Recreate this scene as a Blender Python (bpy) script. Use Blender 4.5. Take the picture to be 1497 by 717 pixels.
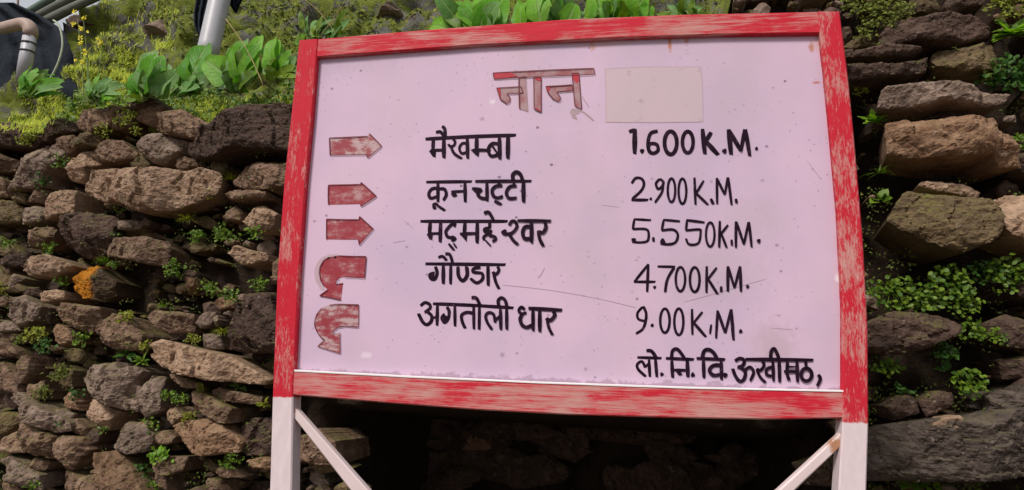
import bpy, bmesh, math, random
import numpy as np
from mathutils import Vector, Matrix, noise
random.seed(7)
for o in list(bpy.data.objects): bpy.data.objects.remove(o)
S = bpy.context.scene
COL = S.collection

# ------------------------------------------------------------------ camera, sky, sun, exposure
W, H, F = 1497.0, 717.0, 900.0
CX, CY = W/2, H/2
def nrm(v): v = np.array(v, float); return v/np.linalg.norm(v)
r_ = nrm((5515, 25, -900)); u_ = np.array((97., -5735., 900.)); u_ -= r_*u_.dot(r_); u_ = nrm(u_)
y_ = np.cross(u_, r_)
CAM = Vector((0, 0, 1.5))
cam = bpy.data.cameras.new('camera'); co = bpy.data.objects.new('camera', cam); COL.objects.link(co)
cam.sensor_width = 36; cam.lens = 36*F/W; cam.clip_end = 2000; cam.clip_start = 0.05
M3 = Matrix(((r_[0], -r_[1], -r_[2]), (y_[0], -y_[1], -y_[2]), (u_[0], -u_[1], -u_[2])))
co.matrix_world = Matrix.Translation(CAM) @ M3.to_4x4()
S.camera = co

SUN_EL, SUN_AZ = math.radians(48), math.radians(-152)      # azimuth clockwise from +Y; sun stands behind the camera to the left
w = bpy.data.worlds.new('World'); S.world = w; w.use_nodes = True
nt = w.node_tree; bg = nt.nodes['Background']
sky = nt.nodes.new('ShaderNodeTexSky'); sky.sky_type = 'NISHITA'; sky.sun_disc = False
sky.sun_elevation = SUN_EL; sky.sun_rotation = SUN_AZ; sky.air_density = 1.0; sky.dust_density = 3.0; sky.ozone_density = 0.6
cl = nt.nodes.new('ShaderNodeMix'); cl.data_type = 'RGBA'; cl.inputs[0].default_value = .62   # thin white overcast over the blue
cl.inputs[7].default_value = (8.6, 8.6, 8.7, 1); nt.links.new(sky.outputs[0], cl.inputs[6])
nt.links.new(cl.outputs[2], bg.inputs[0]); bg.inputs[1].default_value = 0.066
sl = bpy.data.lights.new('sun', 'SUN'); so = bpy.data.objects.new('sun', sl); COL.objects.link(so)
sl.energy = 2.7; sl.angle = math.radians(12); sl.color = (1, .95, .88)
sd = Vector((math.sin(SUN_AZ)*math.cos(SUN_EL), math.cos(SUN_AZ)*math.cos(SUN_EL), math.sin(SUN_EL)))
so.rotation_euler = sd.to_track_quat('Z', 'Y').to_euler(); so.location = sd*30
S.view_settings.view_transform = 'Standard'; S.view_settings.look = 'None'
S.view_settings.gamma = 1; S.view_settings.exposure = 0.37
S.render.engine = 'CYCLES'

# ------------------------------------------------------------------ geometry of the place
def ray(px, py):
    d = np.array(((px-CX)/F, (py-CY)/F, 1.0))
    return Vector((d.dot(r_), d.dot(y_), d.dot(u_)))
SY = 1.6                                                    # the sign stands in the plane y = SY
def on_sign(px, py, off=0.0):                               # off: towards the viewer
    d = ray(px, py); t = (SY-off)/d.y
    return CAM + d*t
WK, WB, WY = 0.10, 0.07, 2.5                                # wall face: y = WY - WK x + WB (z - 1.5)
E1 = Vector((1, -WK, 0)).normalized(); E2 = Vector((0, WB, 1)); E2 = (E2 - E1*E2.dot(E1)).normalized()
WN = E2.cross(E1).normalized()
if WN.y > 0: WN = -WN
W0 = Vector((0, WY, 1.5))
def on_wall(px, py, off=0.0):
    d = ray(px, py); p0 = W0 + WN*off
    t = (p0-CAM).dot(WN)/d.dot(WN)
    return CAM + d*t
def ab(p): q = p - W0; return (q.dot(E1), q.dot(E2))
def wpt(a, b, h): return W0 + E1*a + E2*b + WN*h
def at_y(px, py, y):
    d = ray(px, py); return CAM + d*(y/d.y)

# ------------------------------------------------------------------ object helpers
def tag(o, label=None, cat=None, group=None, kind=None):
    if label: o['label'] = label
    if cat: o['category'] = cat
    if group: o['group'] = group
    if kind: o['kind'] = kind
    return o
def obj(name, V, Fc, mats, parent=None, origin=None, smooth=False, mi=None):
    if origin is None: origin = parent['_o'] if parent is not None and '_o' in parent else (0, 0, 0)
    O = Vector(origin)
    me = bpy.data.meshes.new(name)
    me.from_pydata([tuple(Vector(v)-O) for v in V], [], Fc); me.update()
    if not isinstance(mats, (list, tuple)): mats = [mats]
    for m in mats: me.materials.append(m)
    if mi is not None: me.polygons.foreach_set('material_index', mi)
    if smooth: me.polygons.foreach_set('use_smooth', [True]*len(me.polygons))
    o = bpy.data.objects.new(name, me); COL.objects.link(o)
    if parent is not None: o.parent = parent
    if parent is None: o.location = O
    o['_o'] = list(O)
    return o
def empty(name, loc, label, cat, group=None):
    o = bpy.data.objects.new(name, None); COL.objects.link(o); o.location = loc; o.empty_display_size = .1
    o['_o'] = list(loc); tag(o, label, cat, group); return o

# ------------------------------------------------------------------ material helpers
class NT:
    def __init__(s, name):
        s.m = bpy.data.materials.new(name); s.m.use_nodes = True
        s.t = s.m.node_tree; s.N = s.t.nodes; s.L = s.t.links
        s.b = s.N['Principled BSDF']; s.out = s.N['Material Output']
        s.co = s.N.new('ShaderNodeTexCoord')
    def n(s, ty, **kw):
        x = s.N.new(ty)
        for k, v in kw.items(): setattr(x, k, v)
        return x
    def lk(s, a, b): s.L.new(a, b)
    def mapped(s, scale=(1, 1, 1), loc=(0, 0, 0), rot=(0, 0, 0), src=None):
        m = s.n('ShaderNodeMapping'); m.inputs['Scale'].default_value = scale; m.inputs['Location'].default_value = loc
        m.inputs['Rotation'].default_value = rot
        s.lk(src or s.co.outputs['Object'], m.inputs[0]); return m.outputs[0]
    def noise(s, scale, detail=4, rough=.55, vec=None, dist=0):
        x = s.n('ShaderNodeTexNoise'); x.inputs['Scale'].default_value = scale; x.inputs['Detail'].default_value = detail
        x.inputs['Roughness'].default_value = rough; x.inputs['Distortion'].default_value = dist
        s.lk(vec or s.co.outputs['Object'], x.inputs['Vector']); return x.outputs['Fac']
    def voro(s, scale, vec=None, feat='F1'):
        x = s.n('ShaderNodeTexVoronoi'); x.feature = feat; x.inputs['Scale'].default_value = scale
        s.lk(vec or s.co.outputs['Object'], x.inputs['Vector']); return x.outputs['Distance']
    def ramp(s, fac, pts, interp='LINEAR'):
        x = s.n('ShaderNodeValToRGB'); x.color_ramp.interpolation = interp
        e = x.color_ramp.elements
        while len(e) < len(pts): e.new(.5)
        for el, (p, c) in zip(e, pts):
            el.position = p; el.color = (c, c, c, 1) if not isinstance(c, (tuple, list)) else (*c, 1)
        s.lk(fac, x.inputs[0]); return x.outputs[0]
    def mix(s, fac, a, b, mode='MIX'):
        x = s.n('ShaderNodeMix'); x.data_type = 'RGBA'; x.blend_type = mode
        for i, v in ((0, fac), (6, a), (7, b)):
            if isinstance(v, (int, float)): x.inputs[i].default_value = v
            elif isinstance(v, tuple): x.inputs[i].default_value = (*v, 1)
            else: s.lk(v, x.inputs[i])
        return x.outputs[2]
    def math(s, op, a, b=0.0, c=None, clamp=False):
        x = s.n('ShaderNodeMath'); x.operation = op; x.use_clamp = clamp
        for i, v in enumerate((a, b) if c is None else (a, b, c)):
            if isinstance(v, (int, float)): x.inputs[i].default_value = v
            else: s.lk(v, x.inputs[i])
        return x.outputs[0]
    def bump(s, h, strength=.5, dist=.01, normal=None):
        x = s.n('ShaderNodeBump'); x.inputs['Strength'].default_value = strength; x.inputs['Distance'].default_value = dist
        s.lk(h, x.inputs['Height'])
        if normal: s.lk(normal, x.inputs['Normal'])
        s.lk(x.outputs[0], s.b.inputs['Normal']); return x.outputs[0]
    def col(s, c):
        if isinstance(c, tuple): s.b.inputs['Base Color'].default_value = (*c, 1)
        else: s.lk(c, s.b.inputs['Base Color'])
    def rough(s, v):
        if isinstance(v, (int, float)): s.b.inputs['Roughness'].default_value = v
        else: s.lk(v, s.b.inputs['Roughness'])
    def spec(s, v): s.b.inputs['Specular IOR Level'].default_value = v

def stone_mat(name, c1, c2, c3, moss=.35, lichen=None, layers=.3):
    m = NT(name)
    oi = m.n('ShaderNodeObjectInfo'); geo = m.n('ShaderNodeNewGeometry')
    add = m.n('ShaderNodeVectorMath'); add.operation = 'ADD'
    m.lk(geo.outputs['Position'], add.inputs[0])
    off = m.n('ShaderNodeVectorMath'); off.operation = 'SCALE'; off.inputs[0].default_value = (13, 7, 5)
    rnd = m.math('ADD', oi.outputs['Random'], geo.outputs['Random Per Island'])
    m.lk(rnd, off.inputs['Scale']); m.lk(off.outputs[0], add.inputs[1]); P = add.outputs[0]
    big = m.noise(5, 6, .62, P, 1.2); fine = m.noise(60, 5, .7, P); mid = m.noise(17, 6, .65, P, .6)
    strat = m.noise(9, 5, .6, m.mapped((1, 1, 6), rot=(0, .25, 0), src=P), .5)
    c = m.mix(m.ramp(big, [(.32, 0.), (.66, 1.)]), c1, c2)
    c = m.mix(m.math('MULTIPLY', m.ramp(mid, [(.45, 0.), (.75, 1.)]), .75), c, c3)
    v = m.ramp(rnd, [(0., .78), (.5, 1.0), (1., 1.22)])
    c = m.mix(1.0, c, v, 'MULTIPLY')
    sp = m.ramp(fine, [(.3, .72), (.5, 1.), (.72, 1.28)])
    c = m.mix(.8, c, sp, 'MULTIPLY')
    # pale mineral flecks, dirt in cracks
    cr = m.voro(22, P, 'DISTANCE_TO_EDGE')
    pale = m.ramp(m.noise(34, 3, .6, P, .8), [(.66, 0.), (.73, 1.)])
    c = m.mix(m.math('MULTIPLY', pale, .45), c, (.36, .31, .27))
    if lichen:
        sx = m.n('ShaderNodeSeparateXYZ'); m.lk(geo.outputs['Position'], sx.inputs[0])
        lx = m.math('ADD', m.math('MULTIPLY', m.math('SUBTRACT', on_wall(150, 410).x, sx.outputs[0]), 9), m.math('SUBTRACT', m.noise(14, 5, .7, P), .12))
        lm = m.ramp(lx, [(.25, 0.), (.55, 1.)])
        c = m.mix(m.math('MULTIPLY', lm, .9), c, lichen)
    # moss grows on top-facing faces
    nz = m.n('ShaderNodeSeparateXYZ'); m.lk(geo.outputs['Normal'], nz.inputs[0])
    mm = m.math('ADD', m.math('MULTIPLY', nz.outputs[2], .55), m.noise(7, 5, .65, P))
    mf = m.ramp(mm, [(.86, 0.), (1.0, 1.)])
    mossc = m.mix(m.noise(40, 2), (.075, .085, .018), (.16, .15, .03))
    c = m.mix(m.math('MULTIPLY', mf, moss), c, mossc)
    m.col(c); m.rough(m.ramp(mid, [(.3, .7), (.7, .95)])); m.spec(.2)
    h = m.math('ADD', m.math('MULTIPLY', mid, .9), m.math('MULTIPLY', fine, .35))
    h = m.math('ADD', h, m.math('MULTIPLY', strat, layers))
    h = m.math('ADD', h, m.math('MULTIPLY', m.ramp(cr, [(0., 0.), (.06, 1.)]), .10))
    m.bump(h, .75, .012)
    return m.m
ST = {
 'n': stone_mat('stone_brown', (.070, .040, .026), (.152, .094, .062), (.280, .186, .132), .5),
 't': stone_mat('stone_tan', (.17, .105, .066), (.285, .185, .125), (.39, .275, .20), .2),
 'd': stone_mat('stone_dark', (.028, .016, .012), (.064, .038, .029), (.115, .075, .058), .4),
 'g': stone_mat('stone_grey', (.082, .054, .041), (.172, .121, .094), (.280, .208, .166), .4),
 'r': stone_mat('stone_ochre', (.115, .060, .034), (.195, .115, .069), (.30, .20, .13), .2),
 'm': stone_mat('stone_mossy', (.060, .040, .022), (.105, .072, .038), (.18, .13, .066), .8),
 'l': stone_mat('stone_layered', (.040, .028, .023), (.095, .072, .060), (.16, .125, .105), .2, None, 1.6),
 'o': stone_mat('stone_lichen', (.045, .028, .018), (.085, .052, .030), (.12, .08, .045), .2, (.40, .145, .006)),
}
def simple(name, c, rough=.7, spec=.4, var=.25, scale=14, bump=.2, bd=.004, metallic=0):
    m = NT(name); n = m.noise(scale, 5, .6)
    m.col(m.mix(n, tuple(x*(1-var) for x in c), tuple(min(1, x*(1+var)) for x in c)))
    m.rough(rough); m.spec(spec); m.bump(n, bump, bd); m.b.inputs['Metallic'].default_value = metallic
    return m.m
def leaf_mat(name, c1, c2, trans=.35, rough=.5, vein=False):
    m = NT(name)
    geo = m.n('ShaderNodeNewGeometry'); oi = m.n('ShaderNodeObjectInfo')
    rnd = m.math('FRACT', m.math('ADD', geo.outputs['Random Per Island'], oi.outputs['Random']))
    c = m.mix(rnd, c1, c2)
    n = m.noise(22, 4, .6); c = m.mix(.55, c, m.ramp(n, [(.3, .65), (.7, 1.3)]), 'MULTIPLY')
    hgt = m.noise(45, 3)
    if vein:                                                 # midrib and side veins follow the blade
        at = m.n('ShaderNodeAttribute'); at.attribute_name = 'blade'; sx = m.n('ShaderNodeSeparateXYZ'); m.lk(at.outputs['Vector'], sx.inputs[0])
        rib = m.ramp(sx.outputs[0], [(.86, 0.), (.96, 1.)])
        ph = m.math('SUBTRACT', m.math('MULTIPLY', sx.outputs[1], 7), m.math('MULTIPLY', m.math('SUBTRACT', 1, sx.outputs[0]), 2.2))
        sv = m.ramp(m.math('ABSOLUTE', m.math('SUBTRACT', m.math('FRACT', m.math('ADD', ph, 3)), .5)), [(0., 1.), (.12, 0.)])
        ve = m.math('MAXIMUM', rib, m.math('MULTIPLY', sv, .45))
        c = m.mix(m.math('MULTIPLY', ve, .6), c, (.30, .42, .16))
        edge = m.ramp(m.math('ADD', sx.outputs[0], m.math('MULTIPLY', m.noise(60, 3), .3)), [(.12, 1.), (.3, 0.)]); c = m.mix(m.math('MULTIPLY', edge, .35), c, (.28, .26, .05))
        hgt = m.math('SUBTRACT', hgt, m.math('MULTIPLY', ve, .8))
    m.col(c); m.rough(rough); m.spec(.3)
    m.bump(hgt, .4, .006)
    tr = m.n('ShaderNodeBsdfTranslucent'); m.lk(m.mix(1, c, (1.25, 1.35, .5), 'MULTIPLY'), tr.inputs[0])
    mx = m.n('ShaderNodeMixShader'); mx.inputs[0].default_value = trans
    m.lk(m.b.outputs[0], mx.inputs[1]); m.lk(tr.outputs[0], mx.inputs[2]); m.lk(mx.outputs[0], m.out.inputs[0])
    return m.m
LF = {
 'broad': leaf_mat('leaf_broad', (.08, .29, .014), (.22, .48, .03), .45, .5, True),
 'blue': leaf_mat('leaf_bluegreen', (.10, .25, .06), (.20, .36, .12), .38, .55, True),
 'weed': leaf_mat('leaf_weed', (.045, .11, .008), (.17, .26, .018), .32),
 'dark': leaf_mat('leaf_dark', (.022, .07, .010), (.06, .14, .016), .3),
 'yellow': leaf_mat('leaf_yellowgreen', (.16, .20, .02), (.30, .30, .03), .35),
 'grass': leaf_mat('grass_blades', (.27, .38, .03), (.62, .62, .07), .4, .6),
 'moss': leaf_mat('moss_tufts', (.06, .085, .014), (.23, .25, .04), .25, .8),
 'joint': leaf_mat('joint_moss_leaves', (.045, .07, .010), (.14, .17, .022), .25, .7),
 'flower': leaf_mat('petal_yellow', (.75, .62, .02), (.85, .75, .06), .3),
 'straw': simple('dry_straw', (.34, .26, .13), .8, .2),
 'stem': simple('green_stem', (.14, .20, .06), .6, .3),
}

# ------------------------------------------------------------------ ground and hillside
m = NT('dirt'); n1 = m.noise(3, 8, .65); n2 = m.noise(40, 5, .7)
m.col(m.mix(m.ramp(n1, [(.3, 0.), (.7, 1.)]), (.07, .05, .035), (.17, .13, .09))); m.rough(.95); m.spec(.2)
m.bump(m.math('ADD', n1, m.math('MULTIPLY', n2, .4)), .8, .03); DIRT = m.m
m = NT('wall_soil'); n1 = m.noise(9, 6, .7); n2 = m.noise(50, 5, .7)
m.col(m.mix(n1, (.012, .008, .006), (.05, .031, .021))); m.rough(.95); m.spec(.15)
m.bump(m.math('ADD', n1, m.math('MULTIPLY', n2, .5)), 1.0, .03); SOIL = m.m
V = []; Fc = []
N = 40
for i in range(N+1):
    for j in range(N+1):
        x = -200+400*i/N; y = -250+400*j/N; V.append((x, y, 0 if abs(x) < 12 and abs(y) < 12 else .4*noise.noise(Vector((x*.05, y*.05, 0)))))
for i in range(N):
    for j in range(N): k = i*(N+1)+j; Fc.append((k, k+N+1, k+N+2, k+1))
tag(obj('ground', V, Fc, DIRT, smooth=True), kind='structure')

m = NT('hillside_soil')
geo = m.n('ShaderNodeNewGeometry')
n1 = m.noise(4.5, 7, .65, None, .8); n2 = m.noise(30, 5, .7); n3 = m.noise(11, 6, .7, None, .5)
rock = m.mix(n3, (.045, .042, .040), (.21, .20, .185))
moss = m.mix(n2, (.085, .12, .018), (.21, .23, .036))
soil = m.mix(n2, (.045, .03, .02), (.11, .08, .045))
c = m.mix(m.ramp(n1, [(.43, 0.), (.52, 1.)]), rock, moss)
c = m.mix(m.ramp(n3, [(.58, 0.), (.68, 1.)]), c, soil)
m.col(c); m.rough(.95); m.spec(.2)
m.bump(m.math('ADD', n3, m.math('MULTIPLY', n2, .5)), 1., .04); HILL = m.m

def sstep(a, b, x): t = max(0., min(1., (x-a)/(b-a))); return t*t*(3-2*t)
def lerpl(pts, x):
    if x <= pts[0][0]: return pts[0][1]
    for (x0, y0), (x1, y1) in zip(pts, pts[1:]):
        if x <= x1: return y0+(y1-y0)*(x-x0)/(x1-x0)
    return pts[-1][1]
TOPPX = [(-400, 205), (0, 190), (60, 183), (150, 165), (260, 168), (330, 172), (420, 152), (640, 130), (1000, 118)]
TOP = [(ab(on_wall(x, y))[0], on_wall(x, y).z) for x, y in TOPPX]
XR0, XR1 = ab(on_wall(1020, 60))[0], ab(on_wall(1120, 30))[0]
ZT = 3.35                                                   # top of the tall length of wall at the right
def wall_top(a):
    z = lerpl(TOP, a); t = sstep(XR0, XR1, a); return z + (ZT-z)*t
def face_y(a, z): return WY - WK*a + WB*(z-1.5)
XL = at_y(84, 60, 3.2).x - .42
def hill_pt(x, s):
    """profile of the slope above the wall: s metres along it"""
    zt = wall_top(x); y0 = face_y(x, zt)+.10
    lim = .06 + 4.2*sstep(XL-.22, XL+.12, x)
    tall = sstep(XR0, XR1, x)
    if s < .24: y = y0 + s*(.62+.3*tall); z = zt-.07 + s*(.78-.6*tall)
    else:
        q = s-.24; y = y0+.15+.07*tall+q*.5; z = zt-.07+.24*(.78-.6*tall)+q*.86
        if q > 2.6: y += (q-2.6)*.6; z -= (q-2.6)*.35
    zc = zt-.07+.187
    if z > zc+lim: ex = z-zc-lim; z = zc+lim; y += ex*1.4
    return Vector((x, y, z))
V = []; Fc = []
xs = list(np.linspace(-14, -4.2, 24))+list(np.linspace(-4.1, 3.2, 260))+list(np.linspace(3.4, 14, 24)); ss = list(np.linspace(0, 2.2, 90))+list(np.linspace(2.3, 16, 40))
for x in xs:
    for s in ss:
        p = hill_pt(x, s); a = sstep(0, .5, s)
        q = Vector((p.x, p.y, p.z))
        d = .16*noise.fractal(q*2.6, 1, 2.1, 5)*a + .05*noise.fractal(q*9+Vector((5, 3, 1)), .9, 2.1, 4)*(.3+.7*a)
        c = abs(noise.noise(q*3.2+Vector((9, 2, 4))))
        d -= .09*a*max(0, .22-c)/.22
        V.append(q+Vector((0, -.8, .5))*d)
ns = len(ss)
for i in range(len(xs)-1):
    for j in range(ns-1): k = i*ns+j; Fc.append((k, k+1, k+ns+1, k+ns))
tag(obj('hillside', V, Fc, HILL, smooth=True), kind='structure')

# ------------------------------------------------------------------ the dry stone wall
wall = empty('dry_stone_wall', (0, WY+.2, 0), 'rough dry stone retaining wall of brown slabs with weeds, behind the painted signboard', 'stone wall')
CROP = {'A': (0, 130, 3.586), 'B': (210, 130, 3.586), 'C': (0, 320, 3.586), 'D': (210, 320, 3.586), 'E': (0, 517, 3.586), 'F': (210, 517, 3.586),
        'P': (0, 230, 2.988), 'Q': (0, 460, 2.79), 'R': (1220, 0, 2.989), 'T': (1220, 230, 2.989), 'U': (1200, 460, 2.79), 'X': (380, 500, 3.304), 'Y': (820, 500, 3.304), 'G': (0, 0, 1)}
def cp(k, pts): x0, y0, s = CROP[k]; return [(x0+x/s, y0+y/s) for x, y in pts]
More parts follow.
